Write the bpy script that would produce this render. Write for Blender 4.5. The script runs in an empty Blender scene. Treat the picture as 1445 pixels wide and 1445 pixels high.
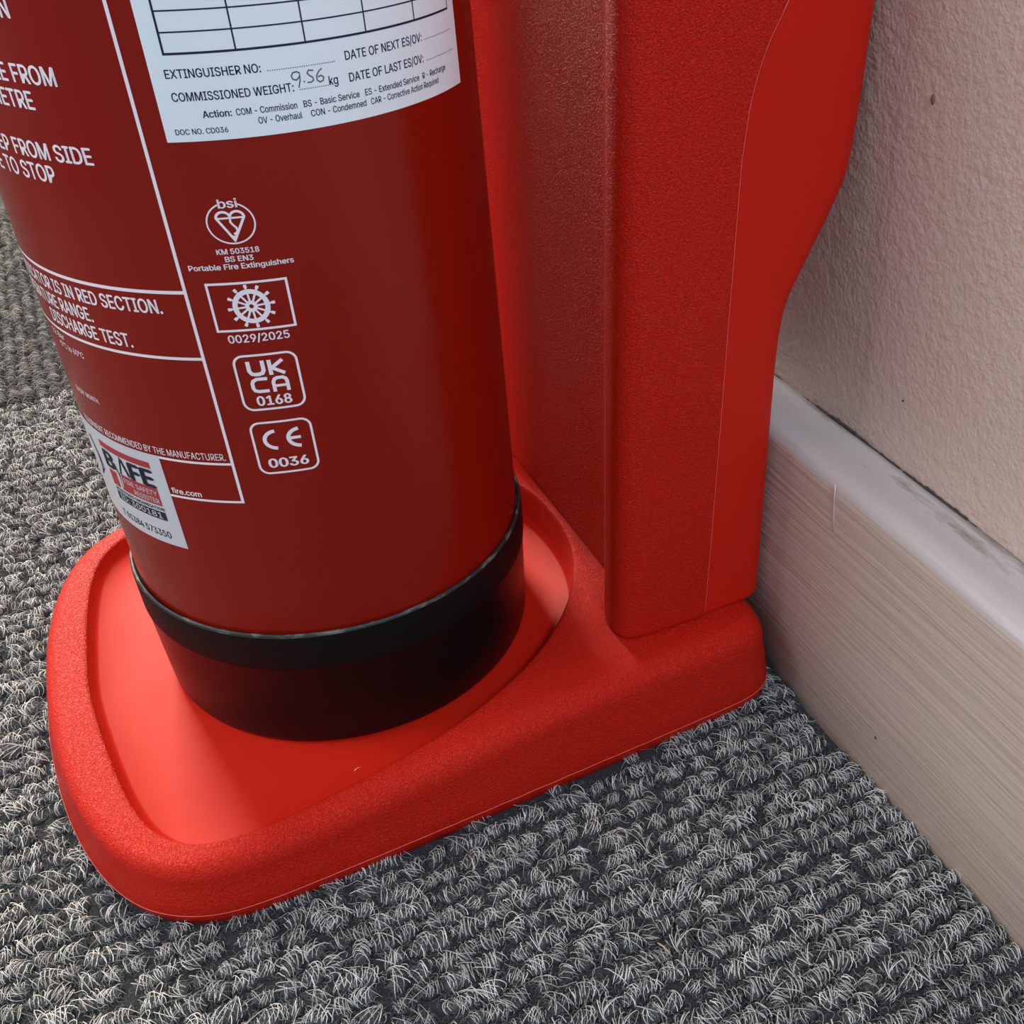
import bpy, bmesh, math, random
import numpy as np
from mathutils import Vector, Matrix
from mathutils.geometry import tessellate_polygon
import json

sc = bpy.context.scene
COL = sc.collection
rnd = random.Random(7)

# ------------------------------------------------------------------ camera
camd = bpy.data.cameras.new('camera')
cam = bpy.data.objects.new('camera', camd)
COL.objects.link(cam)
PITCH, YAW, FPX = 0.6245, 1.0753, 1506.73
fw = Vector((math.cos(PITCH)*math.cos(YAW), math.cos(PITCH)*math.sin(YAW), -math.sin(PITCH)))
rt = Vector((math.sin(YAW), -math.cos(YAW), 0))
up = rt.cross(fw)
ROLL = 0.0027
rt2 = rt*math.cos(ROLL) - up*math.sin(ROLL)
up2 = rt*math.sin(ROLL) + up*math.cos(ROLL)
cam.matrix_world = Matrix(((rt2.x, up2.x, -fw.x, -0.0568), (rt2.y, up2.y, -fw.y, -0.3964),
                           (rt2.z, up2.z, -fw.z, 0.3549), (0, 0, 0, 1)))
camd.sensor_width = 36
camd.lens = 36*FPX/1445
camd.shift_x = -193.68/1445
camd.shift_y = -14.91/1445
camd.clip_start = 0.01
sc.camera = cam

# ------------------------------------------------------------------ light
w = bpy.data.worlds.new('world'); sc.world = w; w.use_nodes = True
bg = w.node_tree.nodes['Background']
bg.inputs['Color'].default_value = (0.74, 0.84, 1.0, 1)
bg.inputs['Strength'].default_value = 0.30

def area(name, loc, target, sx, sy, power, color):
    d = bpy.data.lights.new(name, 'AREA'); d.shape = 'RECTANGLE'; d.size = sx; d.size_y = sy
    d.energy = power; d.color = color
    o = bpy.data.objects.new(name, d); COL.objects.link(o)
    o.location = loc
    o.rotation_euler = (Vector(target)-Vector(loc)).to_track_quat('-Z', 'Y').to_euler()
    return o
area('doorway_light', (-0.12, 2.3, 1.45), (-0.05, 0, 0.05), 0.85, 2.0, 138, (1.0, 0.91, 0.74))
area('window_light', (-1.9, 0.75, 1.55), (0.05, 0, 0.05), 1.2, 1.2, 40, (1.0, 0.95, 0.90))
area('camera_side_light', (-0.12, -1.65, 1.8), (0, 0, 0.1), 0.30, 0.25, 27, (0.72, 0.85, 1.0))  # unseen cool source above and behind the camera, shrunk and placed for the tray highlight

sc.view_settings.view_transform = 'Standard'
sc.view_settings.look = 'None'
sc.view_settings.exposure = 0.0
sc.view_settings.gamma = 1.0
sc.view_settings.use_curve_mapping = False

# ------------------------------------------------------------------ helpers
def link(o, parent=None):
    COL.objects.link(o)
    if parent is not None: o.parent = parent
    return o

def mesh_obj(name, verts, faces, mat, parent=None, smooth=False, attrs=None):
    me = bpy.data.meshes.new(name)
    me.from_pydata([tuple(v) for v in verts], [], faces)
    if mat: me.materials.append(mat)
    if smooth:
        me.polygons.foreach_set('use_smooth', [True]*len(me.polygons))
    if attrs:
        for k, vals in attrs.items():
            a = me.attributes.new(k, 'FLOAT', 'POINT'); a.data.foreach_set('value', vals)
    me.update()
    return link(bpy.data.objects.new(name, me), parent)

def empty(name, loc=(0, 0, 0)):
    o = bpy.data.objects.new(name, None); o.location = loc; o.empty_display_size = 0.05
    COL.objects.link(o); return o

def tag(o, label=None, cat=None, group=None, kind=None):
    if label: o['label'] = label
    if cat: o['category'] = cat
    if group: o['group'] = group
    if kind: o['kind'] = kind
    return o

def loft(loops, close_u=True, cap_start=False, cap_end=False):
    n = len(loops[0]); V = [p for l in loops for p in l]; F = []
    for i in range(len(loops)-1):
        for j in range(n if close_u else n-1):
            k = (j+1) % n
            F.append((i*n+j, i*n+k, (i+1)*n+k, (i+1)*n+j))
    if cap_start:
        F.append(tuple(reversed(range(n))))
    if cap_end:
        F.append(tuple(range((len(loops)-1)*n, len(loops)*n)))
    return V, F

def tube(pts, r, n=8, closed=False):
    V = []; F = []
    pts = [Vector(p) for p in pts]
    m = len(pts)
    for i, p in enumerate(pts):
        d = (pts[min(i+1, m-1)]-pts[max(i-1, 0)]).normalized()
        a = d.orthogonal().normalized() if i == 0 else (a - d*a.dot(d)).normalized()
        b = d.cross(a)
        for k in range(n):
            t = 2*math.pi*k/n
            V.append(p + (a*math.cos(t)+b*math.sin(t))*r)
    for i in range(m-1):
        for k in range(n):
            F.append((i*n+k, i*n+(k+1) % n, (i+1)*n+(k+1) % n, (i+1)*n+k))
    F.append(tuple(reversed(range(n)))); F.append(tuple(range((m-1)*n, m*n)))
    return V, F

# ------------------------------------------------------------------ materials
def new_mat(name, color, rough, spec=0.5, coat=0.0):
    m = bpy.data.materials.new(name); m.use_nodes = True
    nt = m.node_tree; b = nt.nodes['Principled BSDF']
    b.inputs['Base Color'].default_value = (*color, 1)
    b.inputs['Roughness'].default_value = rough
    b.inputs['Specular IOR Level'].default_value = spec
    b.inputs['Coat Weight'].default_value = coat
    return m, nt, b

def N(nt, t, **kw):
    n = nt.nodes.new(t)
    for k, v in kw.items():
        if k in n.inputs: n.inputs[k].default_value = v
        else: setattr(n, k, v)
    return n

def coords(nt, scale=(1, 1, 1)):
    tc = N(nt, 'ShaderNodeTexCoord'); mp = N(nt, 'ShaderNodeMapping')
    mp.inputs['Scale'].default_value = scale
    nt.links.new(tc.outputs['Object'], mp.inputs['Vector'])
    return mp.outputs['Vector']

def bump(nt, b, h, strength, dist, normal=None):
    bp = N(nt, 'ShaderNodeBump'); bp.inputs['Strength'].default_value = strength
    bp.inputs['Distance'].default_value = dist
    nt.links.new(h, bp.inputs['Height'])
    if normal is not None: nt.links.new(normal, bp.inputs['Normal'])
    nt.links.new(bp.outputs['Normal'], b.inputs['Normal'])
    return bp

def math_n(nt, op, a, b):
    n = N(nt, 'ShaderNodeMath', operation=op)
    for i, x in enumerate((a, b)):
        if isinstance(x, (int, float)): n.inputs[i].default_value = x
        else: nt.links.new(x, n.inputs[i])
    return n.outputs[0]

# red moulded plastic: leather grain where the attribute "grain" is 1
red, nt, b = new_mat('red_plastic', (0.57, 0.0135, 0.0040), 0.5, 0.17)
v = coords(nt)
n1 = N(nt, 'ShaderNodeTexNoise', Scale=900.0, Detail=2.0, Distortion=1.6)
nt.links.new(v, n1.inputs['Vector'])
n2 = N(nt, 'ShaderNodeTexNoise', Scale=30.0, Detail=3.0)
nt.links.new(v, n2.inputs['Vector'])
at = N(nt, 'ShaderNodeAttribute', attribute_name='grain')
g = math_n(nt, 'MULTIPLY', n1.outputs['Fac'], at.outputs['Fac'])
g = math_n(nt, 'ADD', g, math_n(nt, 'MULTIPLY', n2.outputs['Fac'], 0.5))
bump(nt, b, g, 0.9, 0.0010)
cr = N(nt, 'ShaderNodeMapRange'); cr.inputs['To Min'].default_value = 0.56; cr.inputs['To Max'].default_value = 0.36
nt.links.new(at.outputs['Fac'], cr.inputs['Value']); nt.links.new(cr.outputs[0], b.inputs['Roughness'])

seam_glint_m, _, _ = new_mat('red_flash_and_glint', (0.85, 0.12, 0.09), 0.35)

body_m, nt, b = new_mat('red_enamel', (0.255, 0.0075, 0.0022), 0.22, 0.32, 0.0)
v = coords(nt, (1, 1, 0.12))
n1 = N(nt, 'ShaderNodeTexNoise', Scale=420.0, Detail=3.0); nt.links.new(v, n1.inputs['Vector'])
v2 = coords(nt)
sp = N(nt, 'ShaderNodeSeparateXYZ'); nt.links.new(v2, sp.inputs[0])
mr = N(nt, 'ShaderNodeMapRange'); mr.inputs['From Min'].default_value = 0.19; mr.inputs['From Max'].default_value = 0.10
mr.inputs['To Min'].default_value = 0.03; mr.inputs['To Max'].default_value = 0.55
nt.links.new(sp.outputs['Z'], mr.inputs['Value'])
n3 = N(nt, 'ShaderNodeTexNoise', Scale=55.0, Detail=2.0); nt.links.new(v2, n3.inputs['Vector'])
hh = math_n(nt, 'ADD', math_n(nt, 'MULTIPLY', n1.outputs['Fac'], mr.outputs[0]), math_n(nt, 'MULTIPLY', n3.outputs['Fac'], 0.35))
bump(nt, b, hh, 0.35, 0.0006)

skirt_m, nt, b = new_mat('black_rubber', (0.004, 0.004, 0.004), 0.30, 0.30)
v = coords(nt); n1 = N(nt, 'ShaderNodeTexNoise', Scale=700.0, Detail=2.0); nt.links.new(v, n1.inputs['Vector'])
bump(nt, b, n1.outputs['Fac'], 0.15, 0.0003)
band_m, nt, b = new_mat('black_matt_rubber', (0.004, 0.005, 0.005), 0.5, 0.16)
v = coords(nt); n1 = N(nt, 'ShaderNodeTexNoise', Scale=500.0, Detail=2.0); nt.links.new(v, n1.inputs['Vector'])
bump(nt, b, n1.outputs['Fac'], 0.12, 0.0003)
lip_m, nt, b = new_mat('worn_lip', (0.03, 0.03, 0.03), 0.5)
v = coords(nt, (1, 1, 3)); n1 = N(nt, 'ShaderNodeTexNoise', Scale=110.0, Detail=6.0); nt.links.new(v, n1.inputs['Vector'])
rp = N(nt, 'ShaderNodeValToRGB')
rp.color_ramp.elements[0].position = 0.52; rp.color_ramp.elements[0].color = (0.02, 0.02, 0.02, 1)
rp.color_ramp.elements[1].position = 0.70; rp.color_ramp.elements[1].color = (0.20, 0.20, 0.17, 1)
nt.links.new(n1.outputs['Fac'], rp.inputs['Fac']); nt.links.new(rp.outputs['Color'], b.inputs['Base Color'])

print_white, _, _ = new_mat('white_print', (0.93, 0.87, 0.93), 0.35)
paper, nt, b = new_mat('label_paper', (0.86, 0.94, 1.0), 0.5)
ink, _, _ = new_mat('navy_ink', (0.012, 0.011, 0.06), 0.5)
blk_ink, _, _ = new_mat('dark_ink', (0.012, 0.014, 0.03), 0.5)
grey_ink, _, _ = new_mat('pencil_grey', (0.10, 0.11, 0.12), 0.6)
red_ink, _, _ = new_mat('red_ink', (0.42, 0.035, 0.04), 0.5)
sil_paper, _, _ = new_mat('sticker_paper', (0.62, 0.64, 0.68), 0.4)
brass, _, _ = new_mat('valve_metal', (0.35, 0.33, 0.30), 0.35); brass.node_tree.nodes['Principled BSDF'].inputs['Metallic'].default_value = 0.9

# painted wall
def paint(name, col, stroke, brush, rough=0.42):
    m, nt, b = new_mat(name, col, rough, 0.4)
    v = coords(nt, (1, 0.045, 1) if brush else (1, 1, 1))
    na = N(nt, 'ShaderNodeTexNoise', Scale=520.0 if brush else 560.0, Detail=3.0, Distortion=0.0)
    nt.links.new(v, na.inputs['Vector'])
    nb = N(nt, 'ShaderNodeTexNoise', Scale=140.0 if brush else 240.0, Detail=3.0)
    nt.links.new(v, nb.inputs['Vector'])
    h = math_n(nt, 'ADD', math_n(nt, 'MULTIPLY', na.outputs['Fac'], 0.6), nb.outputs['Fac'])
    bump(nt, b, h, stroke, 0.0012)
    v3 = coords(nt)
    vo = N(nt, 'ShaderNodeTexNoise', Scale=190.0, Detail=1.0)
    nt.links.new(v3, vo.inputs['Vector'])
    r = N(nt, 'ShaderNodeValToRGB')
    r.color_ramp.elements[0].position = 0.165; r.color_ramp.elements[0].color = (0.10, 0.07, 0.05, 1)
    r.color_ramp.elements[1].position = 0.185; r.color_ramp.elements[1].color = (*col, 1)
    nt.links.new(vo.outputs['Fac'], r.inputs['Fac'])
    big = N(nt, 'ShaderNodeTexNoise', Scale=9.0, Detail=2.0); nt.links.new(v3, big.inputs['Vector'])
    mx = N(nt, 'ShaderNodeMixRGB', blend_type='MULTIPLY'); mx.inputs['Fac'].default_value = 0.12
    nt.links.new(r.outputs['Color'], mx.inputs['Color1']); nt.links.new(big.outputs['Color'], mx.inputs['Color2'])
    nt.links.new(mx.outputs['Color'], b.inputs['Base Color'])
    return m
wall_m = paint('wall_paint', (0.71, 0.575, 0.495), 0.6, False)
board_m = paint('baseboard_paint', (0.60, 0.49, 0.42), 0.55, True)
dark_crack, _, _ = new_mat('crack_dirt', (0.05, 0.042, 0.035), 0.9)

# carpet
def carpet_mat(name, gain, tint):
    m, nt, b = new_mat(name, (0.1, 0.1, 0.1), 0.75, 0.3)
    at = N(nt, 'ShaderNodeAttribute', attribute_name='tone')
    oi = N(nt, 'ShaderNodeObjectInfo')
    r = N(nt, 'ShaderNodeValToRGB')
    e = r.color_ramp.elements
    e[0].position = 0.0; e[0].color = (0.028*gain, 0.031*gain, 0.036*gain, 1)
    e[1].position = 1.0; e[1].color = (0.97*gain, 0.95*gain*tint, 0.90*gain*tint, 1)
    k = e.new(0.5); k.color = (0.15*gain, 0.153*gain, 0.152*gain, 1)
    nt.links.new(at.outputs['Fac'], r.inputs['Fac'])
    mr = N(nt, 'ShaderNodeMapRange'); mr.inputs['To Min'].default_value = 0.78; mr.inputs['To Max'].default_value = 1.2
    nt.links.new(oi.outputs['Random'], mr.inputs['Value'])
    mx = N(nt, 'ShaderNodeMixRGB', blend_type='MULTIPLY'); mx.inputs['Fac'].default_value = 1
    nt.links.new(r.outputs['Color'], mx.inputs['Color1']); nt.links.new(mr.outputs[0], mx.inputs['Color2'])
    nt.links.new(mx.outputs['Color'], b.inputs['Base Color'])
    return m
yarn_a = carpet_mat('carpet_yarn', 0.90, 0.99)
yarn_b = carpet_mat('carpet_yarn_turned', 0.46, 0.97)
back_m, nt, b = new_mat('carpet_backing', (0.045, 0.047, 0.05), 0.95, 0.1)
v = coords(nt); n1 = N(nt, 'ShaderNodeTexNoise', Scale=900.0, Detail=3.0); nt.links.new(v, n1.inputs['Vector'])
bump(nt, b, n1.outputs['Fac'], 0.8, 0.001)

# ------------------------------------------------------------------ setting
XW, XB = 0.194, 0.164          # wall face, baseboard face
Y0, Y1, X0 = -0.75, 2.6, -1.0
TILE_Y = 0.330
ZF = -0.0025                   # top of carpet backing
def box(x0, x1, y0, y1, z0, z1):
    V = [(x, y, z) for z in (z0, z1) for y in (y0, y1) for x in (x0, x1)]
    F = [(0, 2, 3, 1), (4, 5, 7, 6), (0, 1, 5, 4), (2, 6, 7, 3), (0, 4, 6, 2), (1, 3, 7, 5)]
    return V, F
floor = tag(mesh_obj('floor', *box(X0-0.02, XW+0.1, Y0, Y1, -0.06, -0.008), back_m), kind='structure')
tile_a = mesh_obj('carpet_tile', *box(X0, XB+0.002, Y0+0.01, TILE_Y-0.0006, -0.008, ZF), back_m, floor)
tile_b = mesh_obj('carpet_tile', *box(X0, XB+0.002, TILE_Y+0.0006, Y1-0.01, -0.008, ZF), back_m, floor)
wall = tag(mesh_obj('wall_right', *box(XW, XW+0.1, Y0, Y1, -0.008, 1.9), wall_m), kind='structure')
# baseboard profile (x, z)
prof = [(XW, -0.008), (XB+0.0012, -0.008), (XB, -0.006), (XB, 0.05), (XB, 0.1165), (XB+0.0004, 0.1195), (XB+0.0016, 0.1220),
        (XB+0.0036, 0.1237), (XB+0.0062, 0.1243), (XB+0.010, 0.1240), (XB+0.014, 0.1230), (XB+0.020, 0.1219), (XB+0.026, 0.1213), (XW, 0.1210)]
ys = np.linspace(Y0, Y1, 60)
loops = [[(x + (0.0004*math.sin(y*23)+0.0003*math.sin(y*61+1) if 3 < i < 12 else 0), y, z + (0.0005*math.sin(y*31+i) if i > 4 else 0)) for i, (x, z) in enumerate(prof)] for y in ys]
V, F = loft(loops, True, True, True)
board = tag(mesh_obj('baseboard_right', V, F, board_m, None, True), kind='structure')
ledge_m = paint('baseboard_ledge_toplit', (0.56, 0.51, 0.50), 0.3, True)  # board paint made paler and cooler, mostly light from above put into the colour
nt = ledge_m.node_tree; b = nt.nodes['Principled BSDF']
src = b.inputs['Base Color'].links[0].from_socket
v = coords(nt); sx_ = N(nt, 'ShaderNodeSeparateXYZ'); nt.links.new(v, sx_.inputs[0])
mr = N(nt, 'ShaderNodeMapRange'); mr.inputs['From Min'].default_value = 0.181; mr.inputs['From Max'].default_value = 0.1935
nt.links.new(sx_.outputs['X'], mr.inputs['Value'])
nz = N(nt, 'ShaderNodeTexNoise', Scale=45.0, Detail=7.0, Distortion=0.6); nz.inputs['Roughness'].default_value = 0.75
v2_ = coords(nt, (1.5, 0.35, 1)); nt.links.new(v2_, nz.inputs['Vector'])
q1 = math_n(nt, 'ADD', nz.outputs['Fac'], math_n(nt, 'MULTIPLY', mr.outputs[0], 0.16))
r_ = N(nt, 'ShaderNodeValToRGB'); r_.color_ramp.elements[0].position = 0.60; r_.color_ramp.elements[1].position = 0.78
nt.links.new(q1, r_.inputs['Fac'])
mx = N(nt, 'ShaderNodeMixRGB'); nt.links.new(r_.outputs['Color'], mx.inputs['Fac']); nt.links.new(src, mx.inputs['Color1'])
mx.inputs['Color2'].default_value = (0.22, 0.19, 0.15, 1); nt.links.new(mx.outputs['Color'], b.inputs['Base Color'])
board.data.materials.append(ledge_m)
np_ = len(prof)
for i, pf in enumerate(board.data.polygons):
    if i < (len(ys)-1)*np_ and 5 <= i % np_ <= 12: pf.material_index = 1
# the cracked joint between wall and baseboard: an irregular narrow dirty bead
V = []; F = []
y = -0.45; i = 0
while y < 0.6:
    wv = 0.00035+0.0005*rnd.random()*(1 if math.sin(y*37) > -0.3 else 0.4)
    c0 = 0.1211+0.0011*math.sin(y*70)*math.sin(y*23)+0.0005*(rnd.random()-.5)
    V += [(XW-0.00035, y, c0+wv), (XW-0.0010, y, c0), (XW-0.0002, y, c0-wv)]
    if i:
        a = (i-1)*3; bb = i*3
        F += [(a, bb, bb+1, a+1), (a+1, bb+1, bb+2, a+2)]
    y += 0.0018; i += 1
mesh_obj('crack', V, F, dark_crack, board)
# a bristle stuck in the paint, and a small brown chip on the wall
V, F = tube([(XB-0.0002, -0.1372, 0.1225), (XB-0.0004, -0.1378, 0.116), (XB-0.0003, -0.1386, 0.108), (XB-0.0002, -0.1392, 0.1015)], 0.00022, 6)
bristle_m, _, _ = new_mat('bristle', (0.75, 0.60, 0.55), 0.5)
o = mesh_obj('paint_bristle', V, F, bristle_m, board, True); o['label'] = 'pale brush bristle stuck in the paint'
bm = bmesh.new(); bmesh.ops.create_icosphere(bm, subdivisions=2, radius=1)
for q in bm.verts: q.co = Vector((q.co.x*0.0006, q.co.y*0.0011, q.co.z*0.0019)); q.co += Vector((XW, -0.1266, 0.2582))
me = bpy.data.meshes.new('wall_chip'); bm.to_mesh(me); bm.free()
chip_m, _, _ = new_mat('brown_chip', (0.25, 0.14, 0.07), 0.6); me.materials.append(chip_m)
o = link(bpy.data.objects.new('wall_chip', me), wall); o['label'] = 'small brown blemish'

# ------------------------------------------------------------------ outlines of the stand
def smooth_outline(half, n=240, it=2):
    """half: points with y<=0 from front (-x) to back (+x); mirrored, rounded, resampled by angle about (0,0)"""
    pts = [np.array(p, float) for p in half]
    full = pts + [np.array((p[0], -p[1])) for p in reversed(pts) if abs(p[1]) > 1e-6]
    for _ in range(it):
        q = []
        for i in range(len(full)):
            a = full[i]; c = full[(i+1) % len(full)]
            q += [a*.75+c*.25, a*.25+c*.75]
        full = q
    P = np.array(full); ang = np.unwrap(np.arctan2(P[:, 1], P[:, 0]))
    if ang[-1] < ang[0]: P = P[::-1]; ang = ang[::-1]
    r = np.hypot(P[:, 0], P[:, 1])
    t = np.linspace(-math.pi, math.pi, n, endpoint=False)
    base = ang[0]
    tt = np.mod(t-base, 2*math.pi)+base
    A = np.concatenate([ang, [ang[0]+2*math.pi]]); Rr = np.concatenate([r, [r[0]]])
    rr = np.interp(tt, A, Rr)
    return np.stack([rr*np.cos(t), rr*np.sin(t)], 1)
outer = smooth_outline([(-.1345, 0), (-.1338, -.02), (-.1318, -.045), (-.1265, -.072), (-.1185, -.094), (-.108, -.1095), (-.092, -.1205), (-.074, -.1245),
                        (-.04, -.1250), (0, -.1250), (.06, -.1245), (.12, -.1240), (.141, -.1236), (.152, -.120), (.1585, -.112), (.1605, -.098), (.161, -.05), (.161, 0)])
inner = smooth_outline([(-.1105, 0), (-.109, -.0235), (-.1058, -.0546), (-.1015, -.078), (-.0955, -.092), (-.086, -.1015), (-.072, -.1055), (-.0512, -.1062),
                        (-.01, -.1040), (.0124, -.1010), (.035, -.0945), (.058, -.0825), (.078, -.064), (.092, -.042), (.0988, -.022), (.1005, 0)])
def normals(P):
    T = np.roll(P, -1, 0)-np.roll(P, 1, 0); T /= np.hypot(T[:, 0], T[:, 1])[:, None]
    return np.stack([T[:, 1], -T[:, 0]], 1)     # outward for counter-clockwise
def smooth_n(Nn):
    for _ in range(6):
        Nn = Nn*0.5+np.roll(Nn, 1, 0)*0.25+np.roll(Nn, -1, 0)*0.25
        Nn /= np.hypot(Nn[:, 0], Nn[:, 1])[:, None]
    return Nn
NI, NO = smooth_n(normals(inner)), smooth_n(normals(outer))
def ztop(x):
    z = 0.0150+0.118*x
    k = 0.0008
    z = 0.0215-k*math.log1p(math.exp((0.0215-z)/k)) if (0.0215-z)/k < 30 else z
    m = 0.0058
    z = m+0.002*math.log1p(math.exp((z-m)/0.002)) if (z-m)/0.002 < 30 else z
    return min(z, 0.0215)
ZP = 0.02   # platform height above the floor line
def base_loops():
    L = []; G = []
    def add(P, Z, g):
        L.append([(p[0], p[1], z+ZP) for p, z in zip(P, Z)]); G.extend([g]*len(P))
    n = len(inner)
    # bottom, tuck, parting line
    zer = lambda z: [z]*n
    add(outer-NO*0.010, zer(-0.0225), 1); add(outer-NO*0.0035, zer(-0.0225), 1); add(outer-NO*0.0016, zer(-0.0205), 1)
    add(outer-NO*0.0004, zer(-0.0160), 1); add(outer, zer(-0.0135), 1)
    draft = 0.0035
    edge = outer-NO*draft
    zt = [ztop(p[0]) for p in edge]
    H = [min(0.0110, 0.0065+0.0045*min(1, max(0, (p[0]+0.10)/0.08))) for z, p in zip(zt, edge)]
    mid = 0.35
    add(outer-NO*draft*0.35, [-0.0135*(1-mid)+(z-h)*mid for z, h in zip(zt, H)], 1)
    add(outer-NO*draft*0.7, [-0.0135*(1-.7)+(z-h)*.7 for z, h in zip(zt, H)], 1)
    for k in range(0, 9):      # shoulder
        a = math.pi/2*k/8
        off = draft+np.array(H)*(1-math.cos(a))*0.95
        P = outer-NO*off[:, None]
        Z = [ztop(p[0])-h*(1-math.sin(a)) for p, h in zip(P, H)]
        add(P, Z, 1)
    sh = P
    # inner top edge with small roundings
    isl = np.array([0.0026 for p in inner])   # wall run
    T = inner+NI*isl[:, None]
    T2 = T+NI*0.0025
    for k in (0.2, 0.4, 0.6, 0.8, 1.0):
        P = sh*(1-k)+T2*k
        add(P, [ztop(p[0]) for p in P], 1)
    for k in range(1, 5):
        a = math.pi/2*k/4
        P = T2-NI*0.0025*math.sin(a)
        add(P, [ztop(p[0])-(0.0022)*(1-math.cos(a)) for p in P], 1 if k < 3 else 0.4)
    zi = [ztop(p[0])-0.0022 for p in T]
    add(inner+NI*isl[:, None]*0.35, [z*0.35 for z in zi], 0)
    add(inner+NI*0.0004, zer(0.0006), 0)
    add(inner-NI*0.0004, zer(0.0), 0)
    for k in (0.8, 0.5, 0.2):
        add(inner*k, zer(0.0), 0)
    return L, G
L, G = base_loops()
V, F = loft(L, True, True, True)
stand = empty('extinguisher_stand', (0, 0, 0))
tag(stand, 'red moulded plastic stand under the extinguisher, rounded tray and tall back against the wall', 'stand')
base = mesh_obj('base_tray', V, F, red, stand, True, {'grain': G})
# parting line round the base
pl = [(p[0], p[1], 0.0062) for p in (outer+NO*0.00002)]
V, F = tube(pl+[pl[0]], 0.00016, 5)
o = mesh_obj('mould_or_glint_line', V, F, seam_glint_m, base, True)
# scuffs on the tray
V, F = tube([(-0.0262, -0.0926, 0.0201), (-0.0250, -0.0919, 0.0202), (-0.0236, -0.0916, 0.0201)], 0.0002, 5)
scuff_m, _, _ = new_mat('scuff', (0.85, 0.35, 0.28), 0.6)
mesh_obj('scuff', V, F, scuff_m, base, True)

# back panel -----------------------------------------------------------
ZB = [0.0215, 0.0218, 0.0224, 0.0235, 0.026, 0.032, 0.06, 0.10, 0.135, 0.148, 0.157, 0.165, 0.173, 0.181, 0.189, 0.197, 0.203, 0.208, 0.214, 0.222, 0.237, 0.250, 0.264, 0.30, 0.36, 0.45, 0.52, 0.545, 0.556, 0.560]
def back_x(z):
    return float(np.interp(z, [0.02, 0.135, 0.150, 0.157, 0.165, 0.189, 0.199, 0.206, 0.215, 0.237, 0.264, 0.55], [0.1620, 0.1632, 0.1640, 0.1650, 0.1675, 0.1800, 0.1850, 0.1880, 0.1893, 0.1910, 0.1922, 0.1930]))
def seam_x(z):
    return float(np.interp(z, [0.02, 0.0641, 0.1185, 0.163, 0.1947, 0.2191, 0.237, 0.2465, 0.2558, 0.2674, 0.29, 0.56], [0.1301, 0.1321, 0.1342, 0.1358, 0.1371, 0.1380, 0.1402, 0.1426, 0.1462, 0.1526, 0.162, 0.170]))
def shape_front(z): return (z-0.0215)*0.029
ctrl = []   # (kind, x, y): f = relative to front, s = relative to seam, b = relative to back
fr = [(0.1059, 0), (0.1059, -0.015), (0.1059, -0.03), (0.1059, -0.045), (0.1059, -0.056), (0.1056, -0.062), (0.1040, -0.0668), (0.1005, -0.0712), (0.0960, -0.0757), (0.0922, -0.0793), (0.0914, -0.0812), (0.0909, -0.0835),
      (0.0903, -0.0862), (0.0901, -0.0893), (0.0904, -0.0925), (0.0915, -0.0957), (0.0935, -0.0980), (0.0962, -0.0994), (0.1000, -0.1001), (0.106, -0.1006)]
for x, y in fr: ctrl.append(('f', x, y))
ctrl += [('m', 0.5, -0.1011), ('s', -0.0012, -0.1013), ('s', -0.0003, -0.1013), ('s', 0.0003, -0.1007), ('s', 0.0014, -0.1006), ('n', 0.5, -0.1005),
         ('b', -0.0090, -0.1002), ('b', -0.0058, -0.0994), ('b', -0.0030, -0.0975), ('b', -0.0012, -0.0948), ('b', -0.0003, -0.091), ('b', 0, -0.085), ('b', 0, -0.05), ('b', 0, 0)]
def col_outline(z, inset=0.0):
    zz = min(z, 0.5)
    P = []
    f106 = 0.106+shape_front(zz)
    for k, x, y in ctrl:
        if k == 'f': X = x+shape_front(zz)
        elif k == 's': X = seam_x(zz)+x
        elif k == 'b': X = back_x(zz)+x
        elif k == 'm': X = f106*(1-x)+seam_x(zz)*x
        else: X = (seam_x(zz)+0.0014)*(1-x)+(back_x(zz)-0.009)*x
        P.append((X, y))
    P = P+[(x, -y) for x, y in reversed(P[1:-1])]
    P = np.array(P)
    if inset:
        T = np.roll(P, -1, 0)-np.roll(P, 1, 0); T /= np.maximum(np.hypot(T[:, 0], T[:, 1]), 1e-9)[:, None]
        P = P-np.stack([T[:, 1], -T[:, 0]], 1)*inset*1.0
    return P
loops = []; G = []
nc = len(ctrl)
for z in ZB:
    ins = 0.0
    if z < 0.0235: ins = 0.0016*(1-math.sqrt(max(0, 1-((0.0235-z)/0.002)**2)))
    if z > 0.545: ins = 0.010*(1-math.sqrt(max(0, 1-((z-0.545)/0.0151)**2)))
    P = col_outline(z, ins)
    loops.append([(x, y, z+ZP) for x, y in P])
    gl = []
    for i in range(len(P)):
        j = i if i < nc else 2*nc-2-i
        gl.append(1.0 if j <= 22 else 0.12)
    G += gl
V, F = loft(loops, True, True, True)
F = [tuple(reversed(f)) for f in F] if False else F
back = mesh_obj('back_panel', V, F, red, stand, True, {'grain': G})
me = back.data
# sharp edges at wing corner
sm = [(seam_x(z)-0.0002, -0.10115, z+ZP) for z in np.linspace(0.0235, 0.30, 60)]
V, F = tube(sm, 0.00022, 5)
mesh_obj('mould_or_glint_line', V, F, seam_glint_m, back, True)
# edge highlight along the wing, drawn as a lighter coloured tube
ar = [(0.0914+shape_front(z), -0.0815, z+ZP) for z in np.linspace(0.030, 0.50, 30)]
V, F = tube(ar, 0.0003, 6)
mesh_obj('mould_or_glint_line', V, F, seam_glint_m, back, True)

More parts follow.
